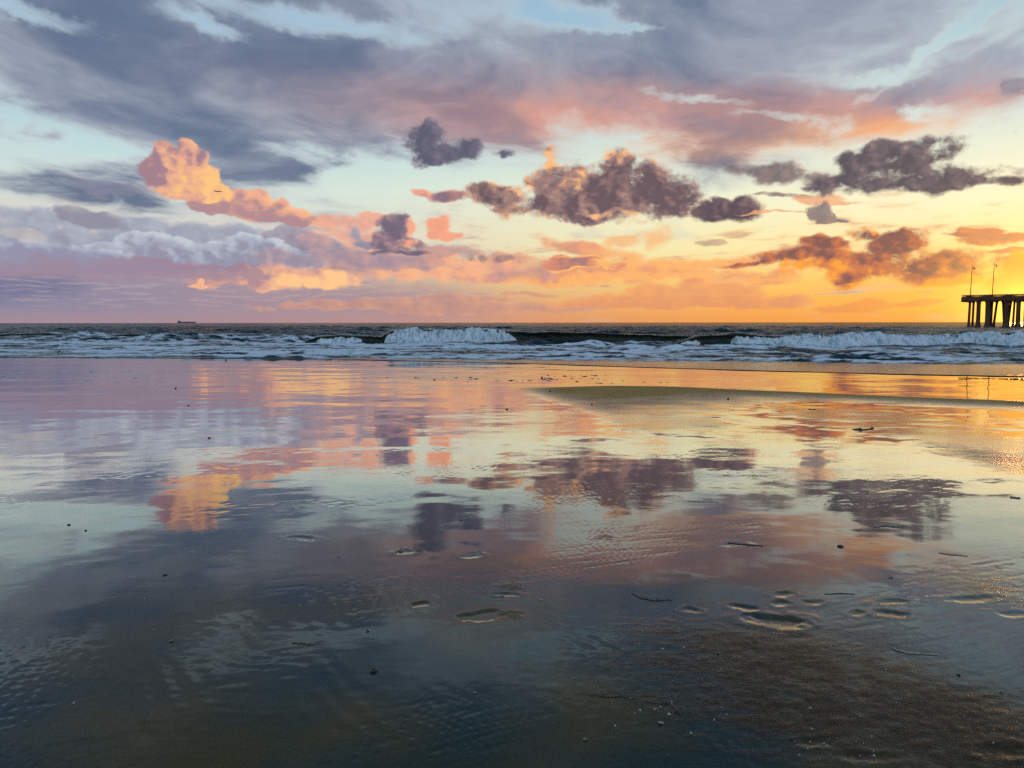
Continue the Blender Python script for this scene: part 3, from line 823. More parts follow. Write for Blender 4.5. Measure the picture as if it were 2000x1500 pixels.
# ------------------------------------------------------------ breaking waves
def wave(name, label, xs, y0, crest, broken, lacing, seed, spray=True):
    """A wave crest along xs (m): a water face with a pitching lip and, where it has broken, a lumpy front of white water."""
    n = len(xs)
    root = empty(name, (float(xs[n // 2]), float(y0[n // 2]), SEA))
    tag(root, label, 'wave', 'waves breaking off the beach')
    ox, oy = root.location.x, root.location.y
    pv = np.array([(10, -0.25), (6, 0.16), (3.2, 0.46), (1.3, 0.82), (0.4, 0.985), (0.0, 1.0), (-0.28, 0.965), (-0.36, 0.90), (-0.22, 0.82), (-0.06, 0.62), (-0.12, 0.36), (-0.42, 0.14), (-1.0, 0.02), (-2.2, -0.15)])
    tt = np.linspace(0, len(pv) - 1, 56)
    prof = np.stack([np.interp(tt, np.arange(len(pv)), pv[:, k]) for k in (0, 1)], -1)
    k5 = np.ones(5) / 5
    for k in (0, 1):
        e = np.pad(prof[:, k], 2, mode='edge'); prof[:, k] = np.convolve(e, k5, 'valid')
    U = np.repeat(xs[:, None], 56, 1)
    ny = nfbm(U / 3.0, tt[None, :] / 6.0, 3, seed) * 0.18
    Yv = y0[:, None] + prof[None, :, 0] * np.maximum(crest, 0.25)[:, None] + ny * 0.6
    Zv = prof[None, :, 1] * crest[:, None] + nfbm(U / 1.3, tt[None, :] / 3.0, 3, seed + 5) * 0.05 * crest[:, None]
    vs = np.stack([U - ox, Yv - oy, Zv], -1).reshape(-1, 3)
    low = np.clip(1.0 - prof[None, :, 1] / 0.45, 0, 1) * 0.75 + np.clip(lacing, 0, 1)[:, None] * 0.5
    low = np.where(tt[None, :] < 20, 0.0, low) + 0.0 * U
    np_mesh('wave_face', vs, grid_quads(n, 56), M_FACE, root, attrs={'lace': low})
    # white water
    fv = np.array([(1.6, 0.70), (0.7, 0.97), (0.1, 1.05), (-0.35, 1.02), (-0.6, 0.88), (-0.8, 0.66), (-1.0, 0.42), (-1.3, 0.20), (-1.9, 0.08), (-2.8, -0.12)])
    tt = np.linspace(0, len(fv) - 1, 60)
    fp = np.stack([np.interp(tt, np.arange(len(fv)), fv[:, k]) for k in (0, 1)], -1)
    U = np.repeat(xs[:, None], 60, 1)
    b = broken[:, None]
    n1 = nfbm(U / 0.9, tt[None, :] / 5.0, 4, seed + 11, 0.6); n2 = nfbm(U / 0.35, tt[None, :] / 9.0, 3, seed + 17, 0.6); n3 = nfbm(U / 2.6, tt[None, :] / 40.0, 2, seed + 23)
    cr = crest[:, None]
    inset = (1 - b) * 0.75
    Yv = y0[:, None] + (fp[None, :, 0] * (0.75 + 0.35 * b)) * np.maximum(cr, 0.3) + inset * 0.9 - (n1 * 0.22 + n2 * 0.16) * cr * b
    Zv = fp[None, :, 1] * cr * (1 + n3 * 0.20 * b) + (n1 * 0.10 + n2 * 0.10) * cr * b - inset * 0.9 * cr - (1 - b) * 0.2
    vs = np.stack([U - ox, Yv - oy, Zv], -1).reshape(-1, 3)
    keep = np.repeat(broken > 0.06, 60)
    q = grid_quads(n, 60); q = q[keep[q].all(1)]
    if len(q): np_mesh('white_water', vs, q, M_FOAM, root)
    # flung drops along the crest
    rs_ = np.random.RandomState(seed)
    idx = rs_.choice(n, 900, p=(broken + 0.02) / (broken + 0.02).sum())
    hh = np.abs(rs_.normal(0, 0.16, 900)) * (0.35 + nstep(perlin(xs[idx] / 1.2, xs[idx] * 0, seed + 31), -0.1, 0.6))
    px_, py_, pz_ = xs[idx] + rs_.normal(0, 0.1, 900) - ox, y0[idx] + rs_.normal(0, 0.35, 900) - oy, crest[idx] * 1.0 + hh
    sz = rs_.uniform(0.012, 0.05, 900) * np.exp(-hh * 1.5)
    tet = np.array([(1, 1, 1), (-1, -1, 1), (-1, 1, -1), (1, -1, -1)]) * 1.0
    vs = (np.stack([px_, py_, pz_], -1)[:, None, :] + tet[None] * sz[:, None, None]).reshape(-1, 3)
    f = np.array([(0, 1, 2), (0, 3, 1), (0, 2, 3), (1, 3, 2)])
    tr = (np.arange(900)[:, None, None] * 4 + f[None]).reshape(-1, 3)
    if spray:
        o = np_mesh('spray', vs, None, M_FOAM, root, tris=tr, smooth=False); o['kind'] = 'stuff'
    return root


def xpx(px, d):
    return (px - 1000.0) / FPX * d


def crest_h(py, d):
    """Height over the sea of something seen at photo row py at distance d."""
    return CAM_H - SEA + d * math.tan(R(dirpx(1000, py)[1]))


D1 = 80.0
xs = np.linspace(xpx(585, D1), xpx(1480, D1), 420)
pxs = 1000 + xs / D1 * FPX
cr = np.interp(pxs, [585, 610, 660, 700, 745, 765, 800, 900, 1000, 1100, 1200, 1300, 1400, 1480], [crest_h(v, D1) for v in (668, 658, 654, 656, 657, 645, 643, 645, 646, 648, 651, 655, 659, 667)])
cr = cr * (1 + 0.10 * nfbm(xs / 5.0, xs * 0, 3, 205))
br = np.interp(pxs, [585, 620, 690, 720, 745, 765, 850, 960, 990, 1012, 1040, 1200, 1300, 1340, 1370, 1420, 1440, 1480], [0, 0.7, 0.7, 0.3, 0.2, 1, 1, 1, 0.8, 0.25, 0.0, 0.0, 0.0, 0.0, 0.0, 0.0, 0.3, 0.3])
y0 = D1 + 1.2 * nfbm(xs / 12.0, xs * 0, 2, 201) + np.interp(pxs, [585, 740, 770, 1480], [2.0, 1.0, 0.0, 0.5])
wave('breaking_wave', 'tall wave with a white falling curtain and dark unbroken shoulder', xs, y0, cr, br, np.interp(pxs, [585, 700, 740, 1060, 1180, 1230, 1330, 1480], [0.9, 0.45, 0.5, 0.05, 0.35, 0.85, 0.9, 1.0]), 211)
D2 = 70.0
xs = np.linspace(xpx(1330, D2), xpx(2120, D2), 420)
pxs = 1000 + xs / D2 * FPX
cr = np.interp(pxs, [1330, 1370, 1440, 1520, 1560, 1700, 1790, 1850, 1900, 1960, 2000, 2120], [crest_h(v, D2) for v in (672, 656, 652, 657, 656, 654, 657, 654, 654, 649, 650, 654)])
cr = cr * (1 + 0.10 * nfbm(xs / 4.0, xs * 0, 3, 225))
br = np.interp(pxs, [1330, 1345, 1375, 1385, 1425, 1440, 1480, 1500, 1560, 2120], [0.6, 0.8, 0.4, 0.1, 0.1, 0.7, 0.8, 0.85, 1, 1])
y0 = D2 + 1.0 * nfbm(xs / 9.0, xs * 0, 2, 221) + np.interp(pxs, [1330, 1500, 2120], [2.0, 0.5, -1.0])
wave('breaking_wave', 'broken foaming wave rolling in front of the pier', xs, y0, cr, br, xs * 0 + 0.2, 231)
D3 = 118.0
xs = np.linspace(xpx(-120, D3), xpx(560, D3), 300)
pxs = 1000 + xs / D3 * FPX
cr = np.clip(0.55 + 0.35 * nfbm(xs / 10.0, xs * 0, 2, 241), 0.2, 1.0) * np.interp(pxs, [-120, 0, 400, 560], [1, 1, 0.8, 0.1])
br = np.clip(nstep(perlin(xs / 9.0, xs * 0, 251), -0.25, 0.25), 0.0, 1)
y0 = D3 + 3.0 * nfbm(xs / 25.0, xs * 0, 2, 255)
wave('breaking_wave', 'low spilling wave at the left below the far ship', xs, y0, cr, br, xs * 0 + 0.3, 261, spray=False)

# ------------------------------------------------------------ pier
PX0, PY0 = (1874 - 1000) / FPX * 318.0, 318.0
PD = Vector((0.75, -0.66, 0)).normalized()          # from the pier head towards the shore
PN = Vector((-PD.y, PD.x, 0))                       # across the deck, away from the camera
PIER_W, PIER_L = 8.0, 62.0


def pier_pt(s, w, z=0.0):
    return Vector((PX0, PY0, 0)) + PD * s + PN * w + Vector((0, 0, z))


def pier_s(px, w):
    k = (px - 1000.0) / FPX
    o = pier_pt(0, w)
    return (k * o.y - o.x) / (PD.x - k * PD.y)


def z_at(px, py, p):
    return CAM_H + math.hypot(p.x, p.y) * math.tan(R(dirpx(px, py)[1]))


RAIL_Z = z_at(1878, 577.0, pier_pt(0, 0))
DECK_Z = RAIL_Z - 1.15
SLAB_B = z_at(1878, 591.5, pier_pt(0, 0))
pier = empty('fishing_pier', pier_pt(0, PIER_W / 2, SEA))
tag(pier, 'dark concrete pier on tall pilings against the setting sun', 'pier')
PROT = Matrix(((PD.x, PN.x, 0), (PD.y, PN.y, 0), (0, 0, 1)))
PINV = Matrix.Translation(-pier.location)


def pier_box(name, s0, s1, w0, w1, z0, z1, mat, bev=0.0, parent=None):
    bm = bmesh.new()
    add_box(bm, PINV @ pier_pt((s0 + s1) / 2, (w0 + w1) / 2, (z0 + z1) / 2), (s1 - s0, w1 - w0, z1 - z0), PROT)
    if bev: bmesh.ops.bevel(bm, geom=bm.edges[:], offset=bev, segments=2, affect='EDGES')
    return bm_obj(name, bm, mat, parent or pier)


deck = pier_box('deck', 0, PIER_L, 0, PIER_W, DECK_Z - 0.55, DECK_Z, M_CONC, 0.04)
for w0, w1 in ((0.35, 1.05), (PIER_W / 2 - 0.4, PIER_W / 2 + 0.4), (PIER_W - 1.05, PIER_W - 0.35)):
    pier_box('girder', 0.25, PIER_L - 0.2, w0, w1, SLAB_B + 0.35, DECK_Z - 0.56, M_CONC, 0.03)
pier_box('edge_beam', -0.12, PIER_L, -0.22, -0.01, SLAB_B + 0.5, DECK_Z + 0.22, M_CONC, 0.02)
pier_box('edge_beam', -0.12, PIER_L, PIER_W + 0.01, PIER_W + 0.22, SLAB_B + 0.5, DECK_Z + 0.22, M_CONC, 0.02)
pier_box('end_beam', -0.35, -0.13, -0.22, PIER_W + 0.22, SLAB_B + 0.15, DECK_Z + 0.22, M_CONC, 0.02)
# piles: (photo x at the top, at the bottom, distance across the deck, thickness px)
piles = [(1889.5, 1888.8, 0.8, 3.6), (1896.6, 1896.4, 7.2, 3.2), (1906.6, 1907.2, 0.8, 6.0), (1924.5, 1925.5, 0.8, 7.0), (1931.5, 1931.0, 7.2, 5.0), (1942.0, 1937.0, 7.2, 3.4),
         (1953.5, 1959.0, 7.2, 3.4), (1960.5, 1961.5, 0.8, 7.0), (1969.0, 1964.5, 7.2, 3.6), (1976.0, 1975.0, 7.2, 3.2), (1984.0, 1984.8, 0.8, 6.4), (1996.5, 1998.0, 7.2, 3.6),
         (2008.0, 2008.0, 0.8, 6.4), (2019.0, 2024.0, 7.2, 4.0), (2032.0, 2031.0, 0.8, 6.4), (2046.0, 2044.0, 7.2, 4.0), (2062.0, 2062.0, 0.8, 6.4), (2092.0, 2092.0, 0.8, 6.4), (2105.0, 2100.0, 7.2, 4.0)]
for pt, pb, w, th in piles:
    a, b = pier_pt(pier_s(pt, w), w), pier_pt(pier_s(pb, w), w)
    r = 1.22 * th / 2 / FPX * a.y
    top, bot = PINV @ Vector((a.x, a.y, SLAB_B + 0.34)), PINV @ Vector((b.x, b.y, SEA - 1.2))
    bm = bmesh.new()
    f = lambda k: bot.lerp(top, k)
    add_tube(bm, [f(0), f(0.10), f(0.17), f(0.24), f(0.5), f(0.90), f(0.97), f(1)], [r * 1.9, r * 1.75, r * 1.35, r * 1.05, r, r, r * 1.15, r * 1.45], 14)
    bm_obj('piling', bm, M_CONC, pier, smooth=True)
for s in (1.9, 11.5, 20.5, 29.5, 38.5, 47.5, 56.5):
    pier_box('pile_cap', s - 0.7, s + 0.7, -0.1, PIER_W + 0.1, SLAB_B, SLAB_B + 0.36, M_CONC, 0.04)
# railings
n_post = int(PIER_L / 2.0)
post_me = None
for w in (0.12, PIER_W - 0.12):
    for i in range(n_post + 1):
        p = PINV @ pier_pt(i * 2.0 + 0.1, w, DECK_Z + 0.55)
        if post_me is None:
            bm = bmesh.new(); add_box(bm, Vector((0, 0, 0)), (0.16, 0.16, 1.1), PROT); add_box(bm, Vector((0, 0, 0.60)), (0.22, 0.22, 0.09), PROT)
            o = bm_obj('rail_post', bm, M_STEEL, pier); post_me = o.data
        else:
            o = link(bpy.data.objects.new('rail_post', post_me), pier)
        o.location = p
    for z, t in ((1.10, 0.10), (0.74, 0.05), (0.42, 0.05), (0.14, 0.05)):
        pier_box('rail', 0.0, PIER_L, w - t / 2, w + t / 2, DECK_Z + z - t / 2, DECK_Z + z + t / 2, M_STEEL)
    bm = bmesh.new()
    for i in range(int(PIER_L / 0.16)):
        add_box(bm, PINV @ pier_pt(i * 0.16, w, DECK_Z + 0.60), (0.10, 0.04, 0.94), PROT)
    bm_obj('balusters', bm, M_STEEL, pier)['kind'] = 'stuff'
for z, t in ((1.10, 0.10), (0.74, 0.05), (0.42, 0.05)):
    pier_box('rail', 0.0, 0.1, 0.12, PIER_W - 0.12, DECK_Z + z - t / 2, DECK_Z + z + t / 2, M_STEEL)


def lamp(px_foot, py_top, px_head, w, label):
    p = pier_pt(pier_s(px_foot, w), w, DECK_Z)
    H = z_at(px_foot, py_top, p) - DECK_Z
    root = empty('lamp_post', p)
    tag(root, label, 'lamp post', 'lamp posts on the pier')
    lean = 0.25
    bm = bmesh.new()
    add_cone(bm, (0, 0, 0), (0, 0, 0.5), 0.30, 0.26, 12)
    bm_obj('base', bm, M_STEEL, root, True)
    bm = bmesh.new()
    add_tube(bm, [(0, 0, 0.4), (lean * 0.3, 0, H * 0.4), (lean * 0.7, 0, H * 0.8), (lean, 0, H)], [0.17, 0.15, 0.12, 0.05], 10)
    bm_obj('pole', bm, M_STEEL, root, True)
    hz = H * 0.90
    bm = bmesh.new()
    pts = [(lean * 0.9 + 1.0 * math.sin(t) * 0.55 + 0.0, 0, hz + 0.75 * math.sin(t * 1.15) * 0.6) for t in np.linspace(0, 2.2, 9)]
    pts = [(lean * 0.9, 0, hz), (lean * 0.9 + 0.15, 0, hz + 0.38), (lean * 0.9 + 0.45, 0, hz + 0.55), (lean * 0.9 + 0.75, 0, hz + 0.45), (lean * 0.9 + 0.85, 0, hz + 0.22)]
    add_tube(bm, pts, [0.06] * 5, 8)
    bm_obj('arm', bm, M_STEEL, root, True)
    c = Vector((lean * 0.9 + 0.85, 0, hz))
    bm = bmesh.new()
    add_cone(bm, c + Vector((0, 0, -0.35)), c + Vector((0, 0, 0.02)), 0.50, 0.22, 16); add_cone(bm, c + Vector((0, 0, 0.02)), c + Vector((0, 0, 0.26)), 0.20, 0.08, 12)
    shade = bm_obj('lamp_shade', bm, M_STEEL, root, True)
    bm = bmesh.new(); bmesh.ops.create_uvsphere(bm, u_segments=12, v_segments=8, radius=0.2, matrix=Matrix.Translation(c + Vector((0, 0, -0.36))))
    bm_obj('bulb', bm, M_SHELL, shade, True)


lamp(1889.5, 518.5, 1895, 1.0, 'lamp post at the far end of the pier')
lamp(1932.0, 513.0, 1937, 1.0, 'taller lamp post on the pier, farther from its end')

# ------------------------------------------------------------ ship on the horizon
SD = 9000.0
sx0, sx1 = xpx(349, SD), xpx(383.5, SD)
ship = empty('cargo_ship', ((sx0 + sx1) / 2, SD, SEA))
tag(ship, 'long low cargo ship dark on the horizon', 'ship')
L2 = (sx1 - sx0) / 2
bm = bmesh.new()
prof = [(-L2, 2), (-L2 + 4, 13), (-L2 * 0.6, 12), (L2 * 0.8, 12), (L2 - 6, 15), (L2 + 4, 16), (L2 - 8, -2), (-L2 + 6, -2)]
fr = [bm.verts.new((x, -16, z)) for x, z in prof]; bk = [bm.verts.new((x, 16, z)) for x, z in prof]
bm.faces.new(fr); bm.faces.new(bk[::-1])
for i in range(len(prof)): bm.faces.new((fr[i - 1], bk[i - 1], bk[i], fr[i]))
bmesh.ops.recalc_face_normals(bm, faces=bm.faces)
bm_obj('hull', bm, M_SHIP, ship)
bm = bmesh.new(); add_box(bm, (-L2 + 24, 0, 18), (22, 26, 12)); add_box(bm, (-L2 + 22, 0, 25.5), (16, 30, 3)); house = bm_obj('deckhouse', bm, M_SHIP, ship)
bm = bmesh.new(); add_cone(bm, (-L2 + 12, 0, 12), (-L2 + 12, 0, 32), 3.2, 2.4, 12); bm_obj('funnel', bm, M_SHIP, ship)
bm = bmesh.new(); add_cone(bm, (-L2 + 22, 0, 26), (-L2 + 22, 0, 46), 1.5, 0.8, 8); add_box(bm, (-L2 + 22, 0, 38), (8, 1.0, 1.0)); bm_obj('mast', bm, M_SHIP, house)
for k in range(6):
    bm = bmesh.new(); add_box(bm, (-L2 * 0.62 + (k + 0.5) * L2 * 0.23, 0, 13.6 + (1.5 if k in (2, 3) else 0) * 0.6), (L2 * 0.20, 24, 4.0 + (1.8 if k in (2, 3) else 0)))
    bm_obj('hatch_cover', bm, M_SHIP, ship)

# ------------------------------------------------------------ airliner
AD = 4100.0
pa, pe = dirpx(426, 373.2)
plane = empty('airliner', (AD * math.sin(R(pa)), AD * math.cos(R(pa)), CAM_H + AD * math.tan(R(pe))), R(-4))
tag(plane, 'small dark airliner flying past the tall sunlit cloud', 'airplane')
bm = bmesh.new()
add_tube(bm, [(-19, 0, 1.2), (-15, 0, 0.7), (-9, 0, 0.15), (10, 0, 0), (15, 0, -0.1), (18, 0, -0.4), (19.3, 0, -0.7)], [0.35, 1.1, 2.0, 2.05, 1.9, 1.2, 0.2], 16)
bm_obj('fuselage', bm, M_PLANE, plane, True)
for sg in (-1, 1):
    def slab(name, pts, th):
        bm = bmesh.new()
        a = [bm.verts.new((x, y, z + th)) for x, y, z in pts]; b = [bm.verts.new((x, y, z - th)) for x, y, z in pts]
        bm.faces.new(a); bm.faces.new(b[::-1])
        for i in range(len(pts)): bm.faces.new((a[i - 1], b[i - 1], b[i], a[i]))
        bmesh.ops.recalc_face_normals(bm, faces=bm.faces)
        return bm_obj(name, bm, M_PLANE, plane)
    slab('wing', [(5, sg * 1.8, -1.0), (-2.5, sg * 1.8, -1.0), (-6.5, sg * 17.5, 1.0), (-4.8, sg * 17.5, 1.0)], 0.28)
    slab('tailplane', [(-14, sg * 0.8, 1.2), (-17.5, sg * 0.8, 1.2), (-19.5, sg * 6.5, 1.7), (-18, sg * 6.5, 1.7)], 0.18)
    bm = bmesh.new(); add_cone(bm, (0.0, sg * 5.8, -2.2), (4.4, sg * 5.8, -2.2), 0.85, 1.15, 14); bm_obj('engine', bm, M_PLANE, plane, True)
bm = bmesh.new()
fp = [(-12.5, 1.3), (-18, 1.4), (-20.5, 7.6), (-18.2, 7.6)]
a = [bm.verts.new((x, 0.25, z)) for x, z in fp]; b = [bm.verts.new((x, -0.25, z)) for x, z in fp]
bm.faces.new(a); bm.faces.new(b[::-1])
for i in range(4): bm.faces.new((a[i - 1], b[i - 1], b[i], a[i]))
bmesh.ops.recalc_face_normals(bm, faces=bm.faces)
bm_obj('tail_fin', bm, M_PLANE, plane)


# ------------------------------------------------------------ small things lying on the sand
def on_sand(px, py):
    x, y, _ = ground_at(px, py)
    return x, y, beach_z(x, y)


def lump_mesh(name, seed, sx, sy, sz, mat, sub=2, rough=0.25):
    bm = bmesh.new(); bmesh.ops.create_icosphere(bm, subdivisions=sub, radius=1.0)
    rs_ = np.random.RandomState(seed)
    dirs = rs_.normal(size=(7, 3)); dirs /= np.linalg.norm(dirs, axis=1)[:, None]; am = rs_.uniform(-rough, rough, 7)
    for v in bm.verts:
        k = 1.0 + sum(am[i] * max(0.0, float(np.dot(dirs[i], v.co))) ** 2 for i in range(7))
        v.co = Vector((v.co.x * sx, v.co.y * sy, v.co.z * sz)) * k
    me = bpy.data.meshes.new(name); bm.to_mesh(me); bm.free()
    me.polygons.foreach_set('use_smooth', [True] * len(me.polygons)); me.materials.append(mat)
    return me


def pebble(px, py, wpx, label, group=None, seed=1, hk=0.6, name='pebble', mat=None):
    x, y, z = on_sand(px, py); r = 0.34 * wpx / FPX * math.hypot(x, y)
    o = link(bpy.data.objects.new(name, lump_mesh(name, seed, r, r * 0.85, r * hk, mat or M_STONE)))
    o.location = (x, y, z + r * hk * 0.45); o.rotation_euler = (0, 0, seed * 1.3)
    return tag(o, label, 'stone' if name != 'shell' else 'shell', group)


def shell_mesh(seed, r):
    """A ribbed, slightly cupped bivalve shell."""
    bm = bmesh.new(); n, m = 15, 6; rings = []
    hinge = bm.verts.new((0, -r * 0.8, r * 0.12))
    for i in range(1, m + 1):
        t = i / m; row = []
        for j in range(n):
            a = (j / (n - 1) - 0.5) * 2.5
            rr = r * 1.7 * t * (1 - 0.10 * abs(a))
            row.append(bm.verts.new((math.sin(a) * rr * 0.72, -r * 0.8 + math.cos(a) * rr, r * (0.12 + 0.55 * math.sin(t * 2.6) * math.cos(a * 0.8)) + (r * 0.05 if j % 2 else 0) * t)))
        rings.append(row)
    for j in range(n - 1): bm.faces.new((hinge, rings[0][j + 1], rings[0][j]))
    for A_, B_ in zip(rings, rings[1:]):
        for j in range(n - 1): bm.faces.new((A_[j], A_[j + 1], B_[j + 1], B_[j]))
    g = bmesh.ops.solidify(bm, geom=bm.faces[:], thickness=r * 0.08)
    bmesh.ops.recalc_face_normals(bm, faces=bm.faces)
    me = bpy.data.meshes.new('shell'); bm.to_mesh(me); bm.free(); me.polygons.foreach_set('use_smooth', [True] * len(me.polygons)); me.materials.append(M_SHELL)
    return me


def shell(px, py, wpx, label, group=None, seed=1):
    x, y, z = on_sand(px, py); r = wpx / 2.6 / FPX * math.hypot(x, y)
    o = link(bpy.data.objects.new('shell', shell_mesh(seed, r)))
    o.location = (x, y, z - r * 0.05); o.rotation_euler = (0.15 * math.sin(seed), 0.1 * math.cos(seed), seed * 2.1)
    return tag(o, label, 'shell', group)


def strand(name, cat, mat, pts_px, rpx, label, group=None, seed=1, knobs=0, taper=0.4, flat=0.5):
    P3 = [Vector(on_sand(*p)) for p in pts_px]
    r = 0.62 * rpx / FPX * P3[0].length
    root = P3[len(P3) // 2].copy()
    rs_ = np.random.RandomState(seed); n = max(14, len(P3) * 6); pts, rads = [], []
    for i in range(n):
        t = i / (n - 1) * (len(P3) - 1); k = min(int(t), len(P3) - 2)
        p = P3[k].lerp(P3[k + 1], t - k)
        p = p + Vector((rs_.normal(0, r * 0.35), rs_.normal(0, r * 0.6), 0)); p.z = beach_z(p.x, p.y) + r * 0.45
        pts.append(p - root); rads.append(r * (1 - taper * abs(2 * i / (n - 1) - 1) ** 2) * rs_.uniform(0.75, 1.2))
    bm = bmesh.new(); add_tube(bm, pts, rads, 7)
    o = bm_obj(name, bm, mat, None, True); o.location = root
    for k in range(knobs):
        q = pts[rs_.randint(n)]
        b = bmesh.new(); bmesh.ops.create_icosphere(b, subdivisions=2, radius=r * rs_.uniform(0.9, 1.7), matrix=Matrix.Translation(q + Vector((rs_.normal(0, r * 2), rs_.normal(0, r * 3), r * 0.3))))
        bm_obj('bladder', b, mat, o, True)
    return tag(o, label, cat, group)


pebble(729, 1311, 21, 'round dark wet pebble alone on the dim sand near the front', seed=3, hk=0.75)
pebble(1058, 738.5, 6.5, 'upright dark stone at the water in front of the sand bar', seed=5, hk=1.3)
pebble(441, 703.5, 4.5, 'small dark stone standing at the edge of the foam', seed=6, hk=1.5)
pebble(1641, 1067, 17, 'dark lump on the reflecting sand under the pier end', seed=7, hk=0.45)
pebble(408, 855, 8, 'dark pebble in the pale reflection above the mirrored orange cloud', seed=8)
pebble(134, 1025, 8, 'dark pebble alone on the pale blue sand by the left edge', seed=9)
for i, (px, py, w, lb) in enumerate([(343, 758, 6, 'tiny dark pebble on the mauve sand near the foam flecks'), (368, 792, 6, 'tiny dark pebble on mauve sand, below the one near the foam flecks'), (990, 800, 7, 'tiny dark pebble on the pale sand left of the sand bar'),
                                     (848, 742, 6, 'tiny dark pebble near the wash line left of the weed scraps'), (1074, 767, 7, 'tiny dark pebble at the pointed tip of the sand bar'), (1156, 792, 7, 'tiny dark pebble on the lower edge of the sand bar'),
                                     (1422, 782, 7, 'tiny dark pebble in the middle of the brown sand bar'), (900, 1016, 8, 'small dark pebble in the middle on the mirrored dark cloud'), (167, 1036, 7, 'small dark pebble just right of another by the left edge')]):
    pebble(px, py, w, lb, 'scattered dark pebbles', seed=20 + i)
shell(322, 1122, 15, 'white shell on the dim mauve sand at the left', seed=1)
shell(334, 1252, 13, 'small half buried shell among the ripples at the left', seed=2)
shell(783, 1075, 16, 'pale shell in a hollow at the middle of the sand', seed=3)
shell(1739, 1128, 13, 'pale pointed shell beside the blue reflection on the right', seed=4)
shell(926, 1353, 10, 'bright little shell right of the round dark pebble', seed=5)
tiny_me = [shell_mesh(60 + k, 0.011) for k in range(4)]
for i, (px, py, lb) in enumerate([(381, 1149, 'tiny shell fragment below and right of the white shell'), (661, 1088, 'tiny shell fragment left of the pale shell in a hollow'), (585, 1183, 'tiny pale fragment on the reddish sand left of centre'),
                                  (143, 1372, 'tiny shell fragment alone in the dark lower left corner'), (718, 1232, 'tiny shell fragment straight above the round dark pebble'), (1056, 1172, 'tiny shell fragment between the two bright sand humps and the seaweed'),
                                  (1215, 1200, 'tiny shell fragment below the curved seaweed strand'), (1290, 1414, 'tiny shell fragment under the knobbly seaweed strands'), (1143, 1445, 'tiny shell fragment low in the middle of the dark foreground'),
                                  (1401, 1277, 'tiny shell fragment left of the large footprint'), (1625, 1358, 'tiny shell fragment on the brown sand below the large footprint'), (1872, 1320, 'tiny shell fragment below the long curved pale twig'),
                                  (1954, 1353, 'tiny shell fragment near the right edge of the foreground'), (1545, 1445, 'tiny shell fragment at the bottom right of centre')]):
    x, y, z = on_sand(px, py)
    o = link(bpy.data.objects.new('shell_fragment', tiny_me[i % 4]))
    o.location = (x, y, z); o.rotation_euler = (0.3 * math.sin(i * 2.3), 0.3 * math.cos(i * 1.7), i * 1.9); k = 0.7 + 0.6 * ((i * 37) % 10) / 10; o.scale = (k, k, k)
    tag(o, lb, 'shell', 'shell fragments on the foreground sand')
strand('driftwood_stick', 'stick', M_WOOD, [(1706, 1029), (1725, 1026), (1748, 1028), (1769, 1027)], 3.2, 'pale straight stick on the dark cloud reflection at the right', seed=11, taper=0.3)
strand('driftwood_stick', 'stick', M_WOOD, [(1972, 973), (1982, 974), (1992, 975)], 2.4, 'short brown stick near the right edge on pale sand', seed=12, taper=0.2)
strand('driftwood_twig', 'twig', M_WOOD, [(1834, 1080), (1850, 1083), (1866, 1084), (1890, 1087)], 1.8, 'dark thin twig below the short brown stick', seed=13)
strand('driftwood_twig', 'twig', M_WOOD, [(1342, 979), (1370, 980), (1402, 981)], 1.2, 'thin dark twig beside the pale blue reflection', seed=14)
strand('driftwood_twig', 'twig', M_WOOD, [(1733, 1262), (1748, 1270), (1770, 1277), (1800, 1279), (1834, 1282)], 2.4, 'long curved pale twig in the right foreground', seed=15, taper=0.2)
strand('driftwood_twig', 'twig', M_WOOD, [(958, 1164), (970, 1166), (984, 1165)], 2.6, 'short pale twig between two bright sand humps', seed=16, taper=0.2)
strand('driftwood_twig', 'twig', M_WOOD, [(1578, 800), (1585, 801), (1594, 801)], 1.4, 'tiny dark twig on the pool edge below the sand bar', seed=17)
strand('seaweed_strand', 'seaweed', M_KELP, [(1233, 1158), (1250, 1168), (1275, 1173), (1312, 1172)], 2.2, 'forked looking curved seaweed strand in the middle right', seed=21, knobs=3)
strand('seaweed_strand', 'seaweed', M_KELP, [(1158, 1356), (1185, 1362), (1215, 1360), (1240, 1366)], 2.6, 'knobbly wet seaweed strand in the dark foreground', seed=22, knobs=7)
strand('seaweed_strand', 'seaweed', M_KELP, [(1255, 1370), (1280, 1374), (1308, 1375), (1330, 1398)], 2.4, 'knobbly seaweed strand just right of a similar one', seed=23, knobs=7)
strand('seaweed_strand', 'seaweed', M_KELP, [(1420, 1059), (1450, 1063), (1490, 1066)], 2.0, 'dark seaweed strand on the red brown reflection', seed=24, knobs=2)
strand('seaweed_strand', 'seaweed', M_KELP, [(1610, 1161), (1640, 1160), (1668, 1161)], 1.6, 'straight thin seaweed line right of the footprints', seed=25)
strand('seaweed_strand', 'seaweed', M_KELP, [(1665, 840), (1685, 841), (1707, 838)], 2.2, 'dark seaweed clump on the tan sand below the bar', seed=26, knobs=5)
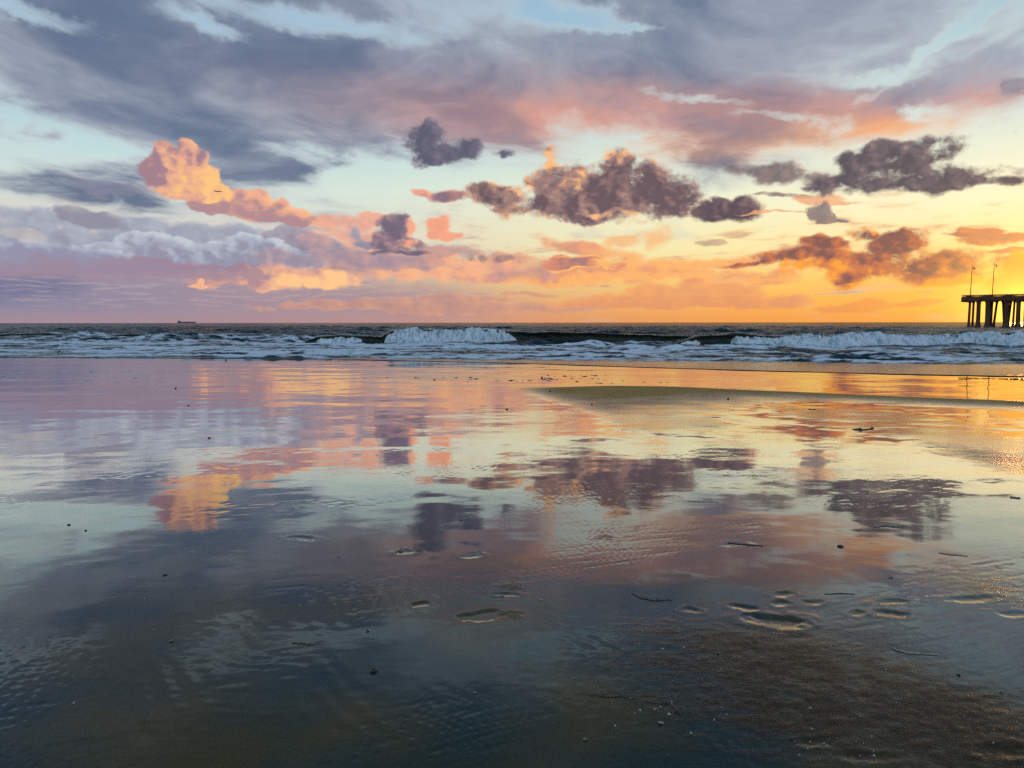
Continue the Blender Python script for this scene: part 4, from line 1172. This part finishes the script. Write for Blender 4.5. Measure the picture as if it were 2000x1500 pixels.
strand('seaweed_strand', 'seaweed', M_KELP, [(570, 1255), (590, 1257), (612, 1259)], 2.0, 'short ridge of seaweed near the ripples at the left', seed=27, knobs=4)

# line of weed scraps left along the last wash, and foam scraps at the left
def scraps(name, label, boxes, count, size, mat, seed, hk):
    rs_ = np.random.RandomState(seed); V, F = [], []
    for x0, x1, y0, y1, n in boxes:
        for _ in range(n):
            px, py = rs_.uniform(x0, x1), rs_.uniform(y0, y1)
            x, y, z = on_sand(px, py)
            a = rs_.uniform(*size) * (0.4 + rs_.rand() ** 2 * 1.4); b = a * rs_.uniform(0.25, 0.7); k = len(V); m = 9
            V.append((x, y, z + hk * a + 0.004))
            ph = rs_.rand() * 6
            for j in range(m):
                t = 2 * math.pi * j / m; w = 1 + 0.35 * math.sin(3 * t + ph) + 0.2 * math.sin(5 * t + 2 * ph)
                V.append((x + a * w * math.cos(t), y + b * w * math.sin(t), z - 0.003))
            F += [(k, k + 1 + j, k + 1 + (j + 1) % m) for j in range(m)]
    o = np_mesh(name, np.array(V), None, mat, tris=np.array(F))
    return tag(o, label, kind='stuff')


scraps('foam_flecks', 'white flecks of foam left on the wet sand at the left', [(0, 160, 724, 727, 20), (160, 480, 724, 728, 24), (0, 130, 734, 744, 18), (130, 300, 732, 747, 18), (360, 450, 721, 726, 14), (-60, 0, 722, 745, 8)], 0, (0.05, 0.17), M_FOAM, 71, 0.10)
scraps('weed_scraps', 'dark scraps of weed along the last wash line', [(1060, 1190, 732, 742, 40), (950, 1080, 742, 748, 16), (1100, 1320, 744, 750, 16), (700, 950, 735, 745, 18)], 0, (0.03, 0.10), M_KELP, 72, 0.15)
scraps('glint_grit', 'fine pale shell grit standing in for glints on the dark foreground sand', [(1300, 2000, 1240, 1490, 60), (1100, 1400, 1150, 1420, 14), (1480, 1700, 1100, 1240, 14), (1540, 1720, 1440, 1490, 26), (1180, 1330, 1350, 1400, 26), (250, 700, 1080, 1260, 10)], 0, (0.0015, 0.006), M_SHELL, 73, 0.6)  # pale specks laid where the wet sand sparkles
